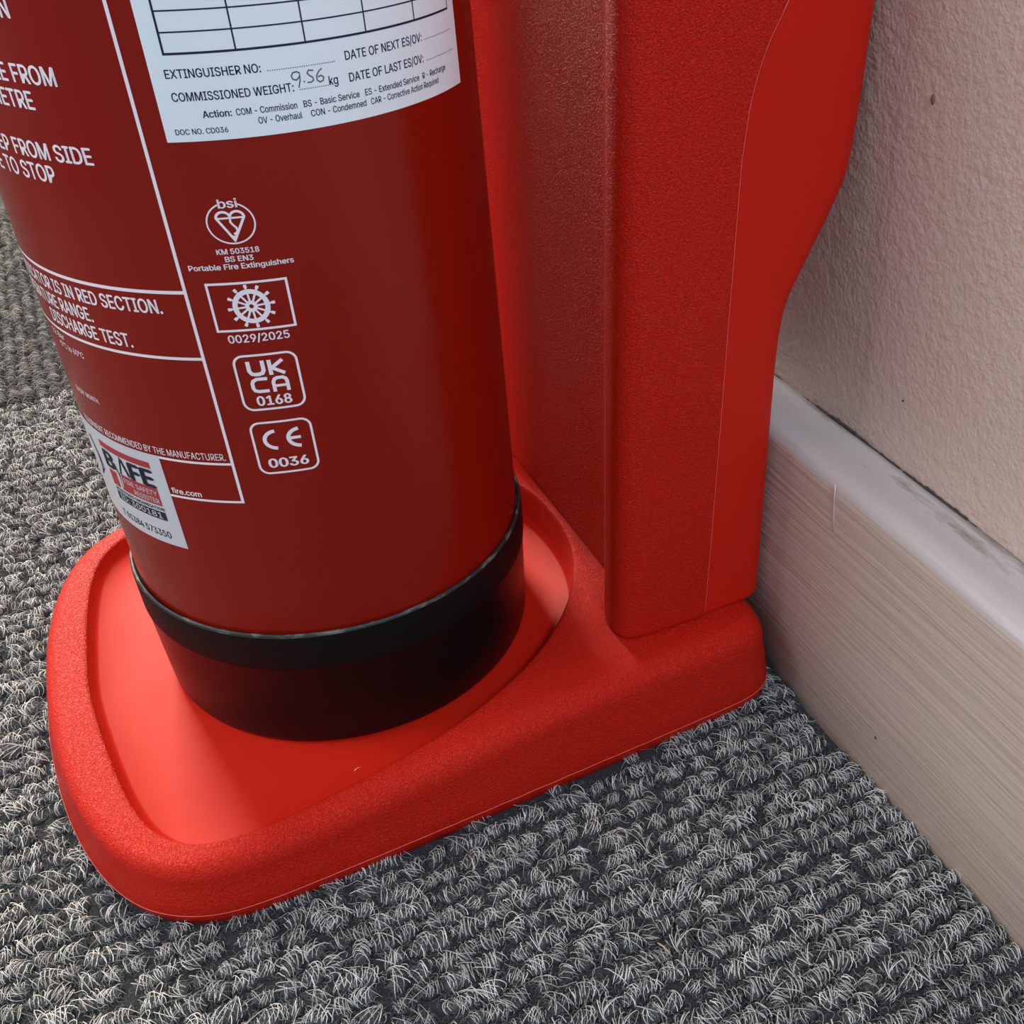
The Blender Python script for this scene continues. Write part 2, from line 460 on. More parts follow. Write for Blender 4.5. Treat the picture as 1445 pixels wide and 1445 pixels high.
# letter outlines (thousandths of an em): advance, closed loops
GLYPHS = json.loads(r'''{" ":[0.188,[]],"-":[0.453,[[337,244,337,188,114,188,114,244]]],".":[0.188,[[95,-4,83,-3,73,1,63,9,55,18,51,29,50,41,51,53,55,64,63,73,73,81,83,85,95,87,107,85,118,81,128,73,135,64,140,53,141,41,140,29,135,18,128,9,118,1,107,-3]]],"/":[0.249,[[235,533,71,-76,14,-76,178,533]]],"0":[0.453,[[227,-7,191,-3,158,7,130,24,105,48,85,77,69,113,57,155,50,202,48,254,50,306,57,353,69,395,85,431,106,461,130,484,159,502,191,512,227,516,262,512,295,502,323,484,348,461,368,431,384,395,396,353,403,306,405,254,403,202,396,155,384,113,368,77,348,48,323,24,295,7,263,-3],[227,50,250,52,271,60,290,74,306,92,320,116,330,144,338,176,342,213,344,254,342,295,338,332,330,365,320,393,306,416,290,435,271,449,250,457,227,460,203,457,182,449,163,435,147,416,134,393,123,365,115,332,111,295,109,254,111,213,115,176,123,144,134,116,147,92,163,74,182,60,203,52]]],"1":[0.453,[[76,0,76,55,391,55,391,0],[276,509,276,0,212,0,212,448,86,358,86,427,198,509]]],"2":[0.453,[[64,0,64,47,234,229,252,248,268,266,282,282,294,298,303,312,311,327,316,341,319,356,320,371,319,389,315,405,308,419,298,431,287,441,273,449,258,455,241,458,224,460,205,458,188,454,172,447,159,438,148,427,139,413,132,398,128,381,127,362,66,362,68,391,75,418,86,442,102,464,121,482,143,496,168,507,196,513,225,516,254,513,281,507,306,497,328,482,346,465,361,445,372,423,379,398,381,372,380,354,377,336,371,318,363,299,351,280,336,259,317,235,294,209,267,180,153,60,389,57,389,0]]],"3":[0.453,[[218,-7,188,-5,159,1,133,10,108,22,88,38,70,57,57,79,48,104,44,132,109,132,112,115,118,100,126,87,137,76,150,66,165,59,182,54,200,51,219,50,239,51,258,55,275,61,291,69,304,80,315,93,323,108,328,125,329,145,328,163,323,180,316,196,306,211,292,223,275,234,254,241,229,246,201,248,157,248,157,299,288,448,288,452,70,452,70,509,372,509,372,461,211,278,211,289,247,290,279,286,308,276,333,262,354,244,371,222,383,198,391,173,393,145,390,116,383,90,370,66,354,45,333,27,309,12,281,2,251,-5]]],"4":[0.453,[[40,105,40,158,247,509,311,509,109,166,413,163,413,105],[282,0,282,121,282,146,282,318,343,318,343,0]]],"5":[0.453,[[221,-7,192,-5,165,1,140,11,118,25,99,41,83,60,71,82,63,105,60,130,122,130,125,115,130,102,138,89,148,78,160,68,173,60,188,54,204,51,221,50,241,51,259,56,276,64,291,75,304,89,314,104,322,122,326,141,328,162,326,183,321,203,314,221,303,237,290,251,275,262,257,270,238,275,218,277,201,276,184,273,167,268,152,262,139,255,128,246,67,253,96,509,366,509,366,452,151,452,134,301,148,311,162,318,178,325,194,330,212,333,229,334,252,332,274,328,294,321,313,311,330,299,345,285,358,269,370,251,379,231,386,210,390,187,391,163,388,132,381,102,369,76,352,52,332,32,309,15,282,3,253,-4]]],"6":[0.453,[[226,-7,196,-4,168,3,142,15,119,31,100,51,84,74,73,101,66,130,64,162,65,187,71,212,80,239,93,268,112,302,137,340,252,509,322,509,151,261,145,261,151,270,157,279,165,288,174,295,184,302,196,307,208,311,221,313,235,314,265,312,291,305,316,295,337,280,355,262,370,240,380,215,387,187,389,157,387,127,379,98,368,73,352,50,333,30,310,14,284,3,257,-4],[226,48,245,50,263,55,279,63,293,73,304,86,314,101,322,119,326,137,327,157,326,178,322,196,314,213,304,228,293,241,279,251,263,259,245,264,226,265,207,264,190,259,174,252,160,241,148,229,138,214,131,197,126,179,125,158,126,138,131,119,138,102,148,86,160,73,174,63,190,55,207,50]]],"7":[0.453,[[97,0,323,448,323,452,62,452,62,509,391,509,391,449,165,0]]],"8":[0.453,[[226,-7,193,-5,163,1,136,11,111,25,91,42,74,62,62,84,54,109,52,135,53,156,58,176,65,195,75,212,87,228,101,241,117,252,134,260,153,265,129,276,109,289,93,308,80,330,73,354,70,380,73,405,79,429,90,450,106,469,124,485,146,498,170,508,197,514,226,516,255,514,282,508,306,498,328,485,346,469,361,450,373,429,379,405,382,380,379,354,372,330,359,308,343,289,323,276,300,267,319,260,335,252,351,241,365,228,377,212,387,195,395,176,399,156,401,135,398,109,391,84,378,62,362,42,341,25,317,11,289,1,259,-5],[226,49,248,50,267,54,285,60,300,69,313,79,323,91,331,106,335,121,337,139,335,157,330,173,322,189,312,202,298,213,283,223,265,230,247,234,226,235,206,234,187,230,169,223,154,213,140,202,130,189,122,173,117,157,115,139,117,121,121,106,129,91,139,79,152,69,167,60,185,54,205,50],[226,290,244,291,260,294,274,300,287,308,298,318,307,330,314,344,318,359,319,376,318,392,314,407,308,420,299,432,288,442,275,449,260,455,244,459,226,460,208,459,192,455,177,449,164,442,153,432,145,420,138,407,134,392,133,376,134,359,138,344,145,330,154,318,165,308,178,300,193,294,209,291]]],"9":[0.453,[[226,516,256,513,285,506,310,494,333,478,352,458,368,434,380,408,387,378,389,347,387,322,382,296,373,270,359,240,340,207,315,168,200,0,130,0,301,248,307,248,302,238,295,229,287,221,278,214,268,207,257,202,245,198,232,195,218,195,188,197,161,203,137,214,116,229,98,247,83,269,72,294,66,321,64,352,66,382,73,411,85,436,101,459,120,479,143,494,168,506,196,513],[226,460,207,459,190,454,174,446,160,435,148,423,138,407,131,390,127,372,125,352,127,331,131,313,138,295,148,280,160,268,174,257,190,250,207,245,226,243,245,245,263,249,279,257,293,267,305,280,314,295,322,312,326,330,327,350,326,371,322,390,314,407,305,422,293,435,279,446,263,454,245,459]]],":":[0.188,[[95,-4,83,-3,73,1,63,9,55,18,51,29,50,41,51,53,55,64,63,73,73,81,83,85,95,87,107,85,118,81,128,73,135,64,140,53,141,41,140,29,135,18,128,9,118,1,107,-3],[95,271,83,272,73,277,63,284,55,294,51,304,50,316,51,328,55,339,63,349,73,356,83,360,95,362,107,360,118,356,128,349,135,339,140,328,141,316,140,304,135,294,128,284,118,277,107,272]]],"A":[0.48,[[16,0,201,509,276,509,463,0,395,0,287,302,280,323,272,346,264,372,255,402,244,438,232,478,245,478,233,437,222,402,213,371,204,345,197,322,191,302,85,0],[110,142,110,199,370,199,370,142]]],"B":[0.456,[[60,0,60,509,241,509,274,507,304,501,329,491,350,477,367,461,381,442,390,421,396,398,398,374,397,353,393,336,387,320,378,307,368,295,356,286,343,278,329,272,315,267,315,262,331,260,347,254,363,245,378,234,391,220,402,203,411,184,416,161,418,136,416,111,410,88,400,67,386,48,368,31,344,18,317,8,284,2,247,0],[125,57,245,57,281,60,309,67,330,80,344,96,353,115,355,137,354,153,350,169,342,184,333,197,320,209,306,218,289,225,269,229,248,231,125,231],[125,285,238,285,256,287,273,290,288,296,302,304,314,314,323,326,330,340,335,355,336,372,333,393,326,412,313,429,294,442,270,449,240,452,125,452]]],"C":[0.51,[[267,-7,225,-3,186,7,150,25,119,49,92,79,70,115,53,157,44,203,40,254,44,305,53,352,70,393,92,429,119,459,150,484,186,501,225,512,267,516,293,514,317,511,340,504,362,496,383,485,402,471,419,456,435,438,448,418,459,397,467,373,473,348,408,348,404,365,397,380,389,395,380,407,369,418,357,428,344,437,330,444,315,449,300,453,284,455,267,456,237,453,209,445,184,432,161,414,141,391,125,364,113,332,106,295,103,254,106,213,113,177,125,145,141,117,161,94,184,76,210,63,237,56,267,53,284,54,300,56,315,60,330,65,344,72,357,81,369,90,380,102,389,114,397,128,404,144,408,160,473,160,467,135,459,112,448,91,435,71,420,53,402,38,383,24,363,13,341,5,317,-2,293,-6]]],"D":[0.502,[[219,0,96,0,96,57,215,57,254,60,288,68,318,81,343,99,363,122,379,149,390,181,397,216,399,255,397,294,390,329,379,361,364,388,344,410,320,428,291,441,258,449,221,452,93,452,93,509,225,509,273,505,315,495,353,478,385,455,412,426,433,391,449,351,458,306,462,255,458,205,449,159,433,119,411,83,384,54,351,31,312,14,268,3],[125,509,125,0,60,0,60,509]]],"E":[0.419,[[60,0,60,509,372,509,372,452,125,452,125,286,355,286,355,229,125,229,125,57,375,57,375,0]]],"F":[0.41,[[60,0,60,509,369,509,369,452,125,452,125,278,346,278,346,221,125,221,125,0]]],"G":[0.52,[[269,-7,225,-3,185,7,149,25,118,49,91,79,69,116,53,157,43,203,40,254,43,305,53,352,69,393,91,429,117,459,149,484,184,501,223,512,265,516,291,514,316,510,340,504,363,494,384,483,403,469,421,453,436,436,449,416,460,395,468,373,474,349,408,349,402,365,395,379,387,393,378,406,368,417,356,427,344,436,330,443,315,448,300,453,283,455,265,456,236,453,209,445,183,432,160,414,141,392,125,364,113,332,106,295,103,254,106,213,113,177,125,145,141,117,161,95,184,76,210,63,238,56,269,53,296,55,322,61,345,71,365,85,382,102,396,123,407,147,413,173,415,202,434,199,283,199,283,256,478,256,478,200,475,160,466,124,451,91,431,62,406,38,377,19,344,5,308,-4]]],"H":[0.517,[[60,0,60,509,125,509,125,289,392,289,392,509,457,509,457,0,392,0,392,232,125,232,125,0]]],"I":[0.3,[[31,0,31,57,118,57,118,452,31,452,31,509,269,509,269,452,183,452,183,57,269,57,269,0]]],"K":[0.467,[[104,145,104,216,116,231,128,246,139,261,151,275,162,289,174,303,187,317,199,331,212,344,364,509,448,509,231,276],[60,0,60,509,125,509,125,334,124,225,125,193,125,0],[372,0,188,259,228,309,449,0]]],"L":[0.393,[[60,0,60,509,125,509,125,57,361,57,361,0]]],"M":[0.628,[[60,0,60,509,152,509,277,187,280,179,284,170,287,159,291,147,295,135,299,123,303,110,307,97,311,84,315,71,319,60,322,49,307,49,311,59,314,71,318,83,322,95,326,108,330,121,334,134,338,146,342,158,346,169,349,179,352,187,476,509,568,509,568,0,504,0,504,291,504,302,504,314,504,327,505,340,505,354,505,369,505,383,506,398,506,413,506,428,507,443,507,457,513,457,508,441,503,425,498,409,492,393,487,378,482,363,477,348,472,335,467,322,463,310,459,300,456,291,342,0,286,0,170,291,167,300,163,310,159,321,155,333,150,347,145,361,140,376,134,392,129,408,124,424,118,441,112,457,119,457,119,444,120,430,120,416,120,401,121,386,121,372,121,357,121,342,122,328,122,315,122,302,122,291,122,0]]],"N":[0.523,[[60,0,60,509,136,509,343,183,349,174,355,163,363,151,371,137,379,122,388,107,396,90,405,73,414,55,405,54,403,72,402,90,401,108,400,126,399,142,399,157,399,171,399,184,399,195,399,509,463,509,463,0,387,0,202,290,194,303,186,317,177,331,168,346,159,363,148,381,136,402,123,425,108,452,119,454,120,429,121,406,122,384,123,363,124,345,124,328,125,313,125,301,125,291,125,0]]],"O":[0.533,[[267,-7,225,-3,186,7,150,25,119,49,92,79,70,115,53,157,44,203,40,254,44,305,53,352,70,393,92,429,119,459,150,484,186,501,225,512,267,516,309,512,348,501,384,484,415,459,442,429,464,393,480,352,490,305,493,254,490,203,480,157,464,115,442,79,415,49,384,25,348,7,309,-3],[267,53,296,55,324,63,349,76,372,94,392,116,408,144,420,176,428,213,430,254,428,295,420,332,408,365,392,392,372,415,349,433,324,446,296,453,267,456,237,453,210,445,184,433,161,415,142,392,125,364,113,332,106,295,103,254,106,213,113,176,125,144,142,117,161,94,184,76,210,63,237,55]]],"P":[0.445,[[60,0,60,509,235,509,272,506,305,499,332,487,356,471,375,452,390,430,400,404,407,377,409,348,407,318,400,291,390,265,375,243,356,223,332,207,305,195,272,188,235,186,109,186,109,242,233,242,257,244,279,248,297,256,312,266,324,279,333,294,339,310,343,328,344,348,343,367,339,385,333,402,324,416,312,428,297,439,279,446,257,451,232,452,125,452,125,0]]],"Q":[0.533,[[245,159,313,159,369,85,384,65,468,-48,401,-48,346,27,331,46],[267,-7,225,-3,186,7,150,25,119,49,92,79,70,115,53,157,44,203,40,254,44,305,53,352,70,393,92,429,119,459,150,484,186,501,225,512,267,516,309,512,348,501,384,484,415,459,442,429,464,393,480,352,490,305,493,254,490,203,480,157,464,115,442,79,415,49,384,25,348,7,309,-3],[267,53,296,55,324,63,349,76,372,94,392,116,408,144,420,176,428,213,430,254,428,295,420,332,408,365,392,392,372,415,349,433,324,446,296,453,267,456,237,453,210,445,184,433,161,415,142,392,125,364,113,332,106,295,103,254,106,213,113,176,125,144,142,117,161,94,184,76,210,63,237,55]]],"R":[0.449,[[60,0,60,509,236,509,273,506,305,500,333,489,356,473,376,455,390,433,401,408,407,381,409,352,407,323,401,296,390,271,376,250,356,232,333,217,305,206,273,200,236,198,96,198,96,255,234,255,258,256,280,260,298,267,313,276,325,287,334,300,340,316,344,333,345,352,344,371,340,389,334,405,325,419,313,430,298,440,279,446,258,451,233,452,125,452,125,0],[353,0,230,229,303,229,428,0]]],"S":[0.447,[[224,-9,188,-7,156,-1,128,9,102,23,81,40,64,60,51,83,42,109,38,137,104,137,108,118,114,102,123,88,136,76,150,66,166,59,185,53,204,50,224,49,246,50,267,54,286,60,303,69,317,79,329,92,338,106,344,122,346,139,344,154,340,168,332,179,322,189,310,197,296,205,280,211,263,217,245,222,184,239,145,253,112,269,86,289,67,313,56,341,52,372,54,400,62,425,75,448,92,468,113,484,138,498,165,508,195,514,227,516,259,514,289,508,316,498,340,484,360,468,377,449,390,427,398,403,401,378,337,378,332,402,320,421,302,437,280,449,254,456,225,459,204,457,185,454,167,448,152,440,139,430,129,418,121,405,117,391,115,376,117,359,122,345,131,334,142,324,155,315,169,308,184,302,198,297,212,293,264,279,279,275,295,270,312,264,328,256,344,248,359,238,372,226,384,213,395,198,402,180,407,161,408,139,406,112,399,87,386,64,370,43,349,25,323,11,294,0,261,-7]]],"T":[0.449,[[32,452,32,509,417,509,417,452,257,452,257,0,193,0,193,452]]],"U":[0.517,[[259,-8,220,-6,186,2,154,15,126,33,103,55,85,80,71,108,63,140,60,173,60,509,124,509,124,178,126,155,132,133,141,113,153,95,169,80,187,68,208,59,232,53,259,52,285,53,309,59,331,68,349,80,364,95,377,113,385,133,391,155,393,178,393,509,457,509,457,173,454,140,446,108,433,80,414,55,391,33,363,15,332,2,297,-6]]],"V":[0.48,[[204,0,16,509,84,509,192,206,199,187,207,164,215,137,225,106,236,71,248,31,235,31,247,71,257,107,267,138,276,165,283,187,290,206,395,509,463,509,278,0]]],"W":[0.686,[[155,0,16,509,82,509,163,196,167,179,172,162,175,145,179,128,183,111,187,94,190,76,194,58,197,40,189,40,193,58,196,76,200,94,203,111,207,128,211,145,215,162,220,179,224,196,306,509,380,509,462,196,466,179,470,162,474,145,478,128,482,111,486,94,490,76,494,58,497,40,488,40,492,58,495,76,499,94,503,111,506,128,510,145,515,162,519,179,523,196,603,509,670,509,530,0,455,0,368,323,362,345,357,368,351,391,346,417,341,445,336,475,350,475,345,446,340,420,335,395,330,371,324,347,318,323,230,0]]],"X":[0.474,[[18,0,217,284,217,236,29,509,104,509,178,400,188,386,196,373,204,361,211,350,217,340,223,329,230,318,236,305,243,292,232,292,239,305,246,317,252,329,258,339,265,350,272,361,280,373,288,386,298,400,374,509,446,509,259,239,259,287,456,0,382,0,292,129,283,142,275,154,268,165,262,175,256,185,250,195,244,206,237,218,230,231,244,231,238,219,231,207,225,196,219,186,213,176,206,166,199,155,191,143,182,129,91,0]]],"Y":[0.472,[[203,0,203,208,16,509,91,509,192,344,203,327,213,309,222,292,231,274,240,254,250,230,224,230,233,254,242,275,251,293,260,310,270,327,280,344,381,509,455,509,268,208,268,0]]],"a":[0.389,[[160,-9,137,-7,115,-3,94,5,76,15,60,29,48,45,38,63,32,84,30,108,32,128,36,146,43,161,53,174,64,184,78,193,92,200,108,206,125,211,143,214,161,217,178,220,200,223,218,225,234,227,247,229,257,231,265,235,271,240,274,246,276,255,275,272,272,285,267,297,260,307,251,315,240,322,227,327,212,330,196,331,178,330,163,327,149,322,137,316,127,309,118,301,110,292,104,283,100,274,41,291,51,313,64,331,79,346,95,358,114,368,133,375,153,380,173,383,194,384,208,384,223,382,239,379,255,375,271,369,286,360,300,350,312,336,322,320,330,301,335,278,337,251,337,0,277,0,277,52,272,52,267,43,260,34,252,25,242,16,229,8,215,1,199,-4,181,-7],[170,45,192,47,211,51,228,59,242,68,254,80,263,93,270,108,274,122,276,138,276,190,272,187,267,184,259,182,251,180,241,178,231,176,221,174,210,173,200,171,191,170,182,169,175,168,161,166,147,163,134,159,122,153,112,147,103,139,97,130,93,118,92,105,93,93,96,82,102,72,109,64,119,57,130,52,142,48,156,46]]],"b":[0.424,[[229,-8,208,-7,189,-3,172,4,159,12,147,21,138,31,130,41,123,50,118,59,112,59,112,0,53,0,53,509,114,509,114,319,118,319,123,327,130,336,137,346,147,355,158,364,171,373,188,379,207,383,229,384,259,382,287,374,313,361,335,342,354,320,370,293,381,261,388,227,390,189,388,151,381,116,370,84,355,57,336,34,313,16,288,3,260,-6],[220,47,242,49,262,55,279,66,294,80,306,97,316,117,323,139,327,163,328,189,327,215,323,239,316,261,307,281,295,298,280,311,262,322,243,328,220,330,198,328,178,322,161,312,147,299,134,282,125,263,118,241,114,216,113,189,114,162,118,138,125,115,135,95,147,78,162,65,179,55,198,49]]],"c":[0.396,[[207,-8,174,-5,144,3,117,16,93,35,72,58,56,85,44,116,37,150,34,187,37,225,44,260,56,291,72,318,93,341,117,360,144,374,174,382,207,384,226,384,243,381,260,377,276,371,291,364,305,356,318,346,330,335,340,322,349,308,356,293,362,277,303,262,300,272,295,281,290,289,284,297,278,304,270,311,261,316,252,321,242,325,231,328,220,329,207,330,184,328,163,321,145,310,130,296,118,278,108,258,102,236,98,212,96,187,98,163,102,139,108,117,118,97,130,80,145,66,163,55,184,49,207,46,220,47,232,49,243,52,253,55,262,60,271,66,279,73,285,80,292,89,297,98,301,107,304,117,363,102,357,86,350,70,341,56,331,43,319,32,306,21,292,12,277,5,261,-1,244,-5,226,-7]]],"d":[0.424,[[195,-8,165,-6,137,3,111,16,89,34,70,57,55,84,43,116,36,151,34,189,36,227,43,261,55,293,70,320,89,342,112,361,137,374,165,382,196,384,218,383,237,379,253,373,267,364,278,355,287,346,295,336,301,327,306,319,311,319,311,509,372,509,372,0,313,0,313,59,307,59,301,50,295,41,287,31,277,21,266,12,252,4,236,-3,217,-7],[205,47,226,49,246,55,263,65,278,78,290,95,299,115,306,138,310,162,312,189,310,216,306,241,300,263,290,282,278,299,263,312,246,322,227,328,205,330,182,328,162,322,145,311,130,298,118,281,108,261,102,239,98,215,96,189,98,163,102,139,109,117,118,97,130,80,145,66,162,55,182,49]]],"e":[0.404,[[212,-8,177,-5,145,3,117,16,92,35,72,58,56,85,44,116,37,150,34,187,36,224,44,258,55,290,71,317,91,340,115,359,142,373,172,382,205,384,226,383,246,380,266,374,285,366,303,355,319,341,334,324,347,305,357,282,365,256,370,227,371,194,371,169,75,169,75,221,338,221,310,202,308,226,304,248,298,269,288,286,277,301,263,314,246,323,227,328,205,330,183,328,164,323,146,313,131,301,119,286,109,270,102,251,97,231,96,211,96,178,98,151,102,127,110,106,121,88,135,73,151,61,169,53,190,48,212,46,227,47,241,49,254,53,265,58,276,65,285,73,294,82,300,93,306,105,365,91,358,72,348,55,335,39,320,26,302,14,283,4,261,-3,237,-7]]],"f":[0.254,[[228,379,228,327,6,327,6,379],[81,0,81,432,82,452,87,470,96,486,107,499,120,510,135,519,152,525,169,529,187,530,201,530,212,529,222,527,231,525,238,523,243,521,227,468,224,470,220,471,215,472,209,473,202,474,195,474,178,472,164,468,154,460,147,449,143,435,142,419,142,0]]],"g":[0.425,[[207,-151,180,-149,156,-146,134,-140,114,-132,97,-122,82,-110,70,-97,59,-84,51,-69,101,-41,107,-49,114,-57,122,-66,131,-74,142,-82,154,-88,169,-93,187,-96,207,-97,236,-95,261,-87,282,-75,298,-58,308,-34,311,-6,311,68,306,68,301,60,294,51,287,41,277,32,266,23,252,16,236,10,217,6,195,5,165,7,138,14,113,27,90,43,71,65,55,90,43,120,36,154,34,191,36,229,43,263,55,293,71,320,90,342,112,361,138,374,166,382,196,384,218,383,237,379,253,373,267,365,279,356,288,346,296,336,302,327,308,319,313,319,313,379,372,379,372,-9,370,-40,363,-67,350,-90,334,-109,314,-124,291,-136,265,-144,237,-149],[205,59,227,61,246,66,264,75,278,87,290,103,300,121,307,142,311,166,312,193,311,219,307,242,300,264,291,283,279,299,264,312,247,322,227,328,205,330,182,328,163,322,145,312,130,298,118,282,109,262,102,241,98,218,96,193,98,167,102,144,109,123,118,104,131,88,145,76,163,66,183,61]]],"h":[0.41,[[114,227,114,0,53,0,53,509,114,509,114,287,102,287,116,319,132,344,152,362,175,374,200,382,227,384,252,383,275,377,295,369,313,356,328,340,341,321,350,298,355,271,357,240,357,0,296,0,296,235,293,263,286,286,273,304,256,318,235,326,210,329,192,328,176,324,161,317,147,308,136,297,126,283,119,266,115,248]]],"i":[0.167,[[53,0,53,379,114,379,114,0],[84,443,73,444,63,448,54,455,47,463,43,472,41,483,43,494,47,504,54,512,63,518,73,522,84,524,95,522,105,518,114,512,121,504,125,494,126,483,125,472,121,463,114,455,105,448,95,444]]],"k":[0.381,[[110,137,110,212,121,212,284,379,360,379,184,199,177,199],[53,0,53,509,114,509,114,0],[294,0,148,186,191,229,372,0]]],"l":[0.189,[[139,-2,112,0,91,8,74,20,62,37,55,59,53,84,53,509,114,509,114,99,114,83,117,71,120,62,126,57,135,53,146,52,152,52,157,52,160,53,164,53,167,54,181,3,175,1,169,0,162,-1,154,-2,147,-2]]],"m":[0.61,[[53,0,53,379,112,379,112,295,108,295,114,314,122,331,132,346,144,358,158,368,172,376,187,382,203,385,219,386,245,383,268,375,287,361,303,342,314,320,321,295,312,295,318,312,326,329,337,343,350,356,364,366,381,375,398,381,417,385,437,386,458,385,478,380,497,372,514,361,529,346,541,328,550,307,555,283,557,255,557,0,496,0,496,254,493,279,485,298,473,313,456,323,438,329,419,330,402,329,387,326,374,320,363,312,353,302,345,290,340,277,336,263,335,247,335,0,274,0,274,260,272,280,265,297,253,311,238,322,220,328,199,330,185,329,171,326,158,320,145,312,135,302,126,289,119,274,115,257,114,238,114,0]]],"n":[0.41,[[114,227,114,0,53,0,53,379,112,379,112,287,102,287,116,319,132,344,152,362,175,374,200,382,227,384,252,383,275,377,295,369,313,356,328,340,341,321,350,298,355,271,357,240,357,0,296,0,296,235,293,263,286,286,273,304,256,318,235,326,210,329,192,328,176,324,161,317,147,308,136,297,126,283,119,266,115,248]]],"o":[0.415,[[207,-8,174,-5,144,3,117,16,93,35,72,58,56,85,44,116,37,150,34,187,37,225,44,260,56,291,72,318,93,341,117,360,144,374,174,382,207,384,241,382,271,374,299,360,323,341,343,318,359,291,371,260,379,225,381,187,379,150,371,116,359,85,343,58,323,35,299,16,271,3,241,-5],[207,46,231,49,252,55,270,66,285,80,298,97,307,117,314,139,318,163,319,187,318,212,314,236,307,258,298,278,285,296,270,310,252,321,231,328,207,330,184,328,163,321,145,310,130,296,118,278,108,258,102,236,98,212,96,187,98,163,102,139,108,117,118,97,130,80,145,66,163,55,184,49]]],"q":[0.424,[[372,-143,311,-143,311,59,306,59,301,50,295,41,287,31,277,21,266,12,252,4,236,-3,217,-7,195,-8,165,-6,137,3,111,16,89,34,70,57,55,84,43,116,36,151,34,189,36,227,43,261,55,293,70,320,89,342,112,361,137,374,165,382,196,384,218,383,237,379,253,373,267,364,278,355,287,346,295,336,301,327,307,319,313,319,313,379,372,379],[205,47,226,49,246,55,263,65,278,78,290,95,299,115,306,138,310,162,312,189,310,216,306,241,300,263,290,282,278,299,263,312,246,322,227,328,205,330,182,328,162,322,145,311,130,298,118,281,108,261,102,239,98,215,96,189,98,163,102,139,109,117,118,97,130,80,145,66,162,55,182,49]]],"r":[0.259,[[53,0,53,379,112,379,112,321,124,339,137,354,152,367,171,377,191,383,213,385,218,385,223,385,229,384,235,384,240,384,243,322,236,324,230,324,223,325,215,326,207,326,190,324,174,321,159,315,146,306,135,296,126,284,119,269,115,254,114,237,114,0]]],"s":[0.365,[[182,-8,157,-7,133,-3,112,3,93,12,76,24,62,38,50,54,41,73,36,94,94,107,101,87,111,72,124,60,141,52,160,47,181,45,206,47,227,53,244,62,258,74,265,88,268,103,266,115,262,126,254,136,243,144,229,150,212,155,149,170,118,180,92,192,72,208,58,227,50,249,47,274,49,295,55,314,65,332,79,347,95,360,115,370,137,378,161,383,187,384,212,383,234,379,254,372,271,363,286,352,299,339,309,324,318,308,324,290,268,277,262,291,254,304,243,316,228,325,210,331,187,333,166,331,147,326,131,317,119,305,111,292,109,277,110,264,115,253,124,243,136,235,152,229,172,223,229,209,261,200,287,187,306,171,320,153,328,131,331,107,329,85,323,65,312,47,298,31,281,18,260,6,236,-2,210,-7]]],"t":[0.227,[[204,379,204,327,6,327,6,379],[65,471,126,471,126,98,127,83,130,70,136,61,144,55,156,51,170,50,175,50,180,50,185,51,191,52,197,53,202,54,213,2,207,0,200,-2,192,-3,184,-3,176,-4,168,-4,138,-1,113,7,92,21,77,41,68,64,65,93]]],"u":[0.41,[[182,-5,158,-3,135,2,115,11,97,23,82,39,69,59,60,82,54,109,53,139,53,379,114,379,114,144,116,117,124,94,137,75,154,61,175,53,200,50,218,51,234,55,249,62,263,71,274,83,283,97,290,113,295,132,296,153,296,379,357,379,357,0,298,0,298,92,307,92,294,60,277,35,257,17,234,5,209,-3]]],"v":[0.389,[[163,0,17,379,84,379,165,155,173,132,180,110,187,87,193,64,199,42,206,21,184,21,191,42,197,64,203,87,209,110,216,132,224,155,305,379,371,379,226,0]]],"x":[0.379,[[21,0,171,218,171,171,29,379,100,379,147,306,159,287,170,270,179,253,188,237,198,221,207,206,175,206,185,221,194,237,202,253,211,270,222,287,233,306,282,379,352,379,209,169,209,214,358,0,287,0,231,85,219,103,209,120,200,136,191,152,182,167,173,182,205,182,195,167,187,152,178,136,170,120,160,103,148,85,91,0]]],"\u00b0":[0.316,[[158,283,138,285,119,290,101,298,84,310,70,324,59,340,50,358,45,377,43,397,45,418,50,437,59,455,70,472,84,486,101,497,119,506,138,511,158,513,179,511,198,506,216,497,232,486,246,472,257,455,266,437,271,418,273,397,271,377,266,358,257,340,246,324,232,310,216,298,198,290,179,285],[158,334,170,335,180,338,190,343,199,349,207,357,213,366,218,376,221,386,222,397,221,409,218,420,213,430,207,439,199,446,190,453,180,458,170,461,158,462,147,461,136,458,126,453,117,446,109,439,103,430,98,420,96,409,95,397,96,386,98,376,103,366,109,357,117,349,126,343,136,338,147,335]]]}''')

# ------------------------------------------------------------------ extinguisher
R = 0.08
ext = empty('fire_extinguisher', (0, 0, ZP))
tag(ext, 'dark red fire extinguisher with black base ring and white labels standing in the red tray', 'fire extinguisher')
def lathe(name, prof, mat, parent, n=160, cap0=True, cap1=True):
    loops = [[(r*math.cos(2*math.pi*k/n), r*math.sin(2*math.pi*k/n), z) for k in range(n)] for r, z in prof]
    V, F = loft(loops, True, cap0, cap1)
    return mesh_obj(name, V, F, mat, parent, True)
body = lathe('cylinder_body', [(0.070, 0.052), (0.0788, 0.0540), (R, 0.0580), (R, 0.062), (R, 0.10), (R, 0.2), (R, 0.3), (R, 0.385), (0.0785, 0.400), (0.0735, 0.415), (0.0640, 0.429),
                               (0.050, 0.4395), (0.035, 0.4455), (0.022, 0.448), (0.0205, 0.460)], body_m, ext)
skirt = lathe('base_ring', [(0.074, 0.0002), (0.0780, 0.0004), (0.0796, 0.0016), (0.0801, 0.0035), (0.0806, 0.015), (0.0811, 0.030), (0.08150, 0.0420), (0.0817, 0.0434)], skirt_m, ext, cap1=False)
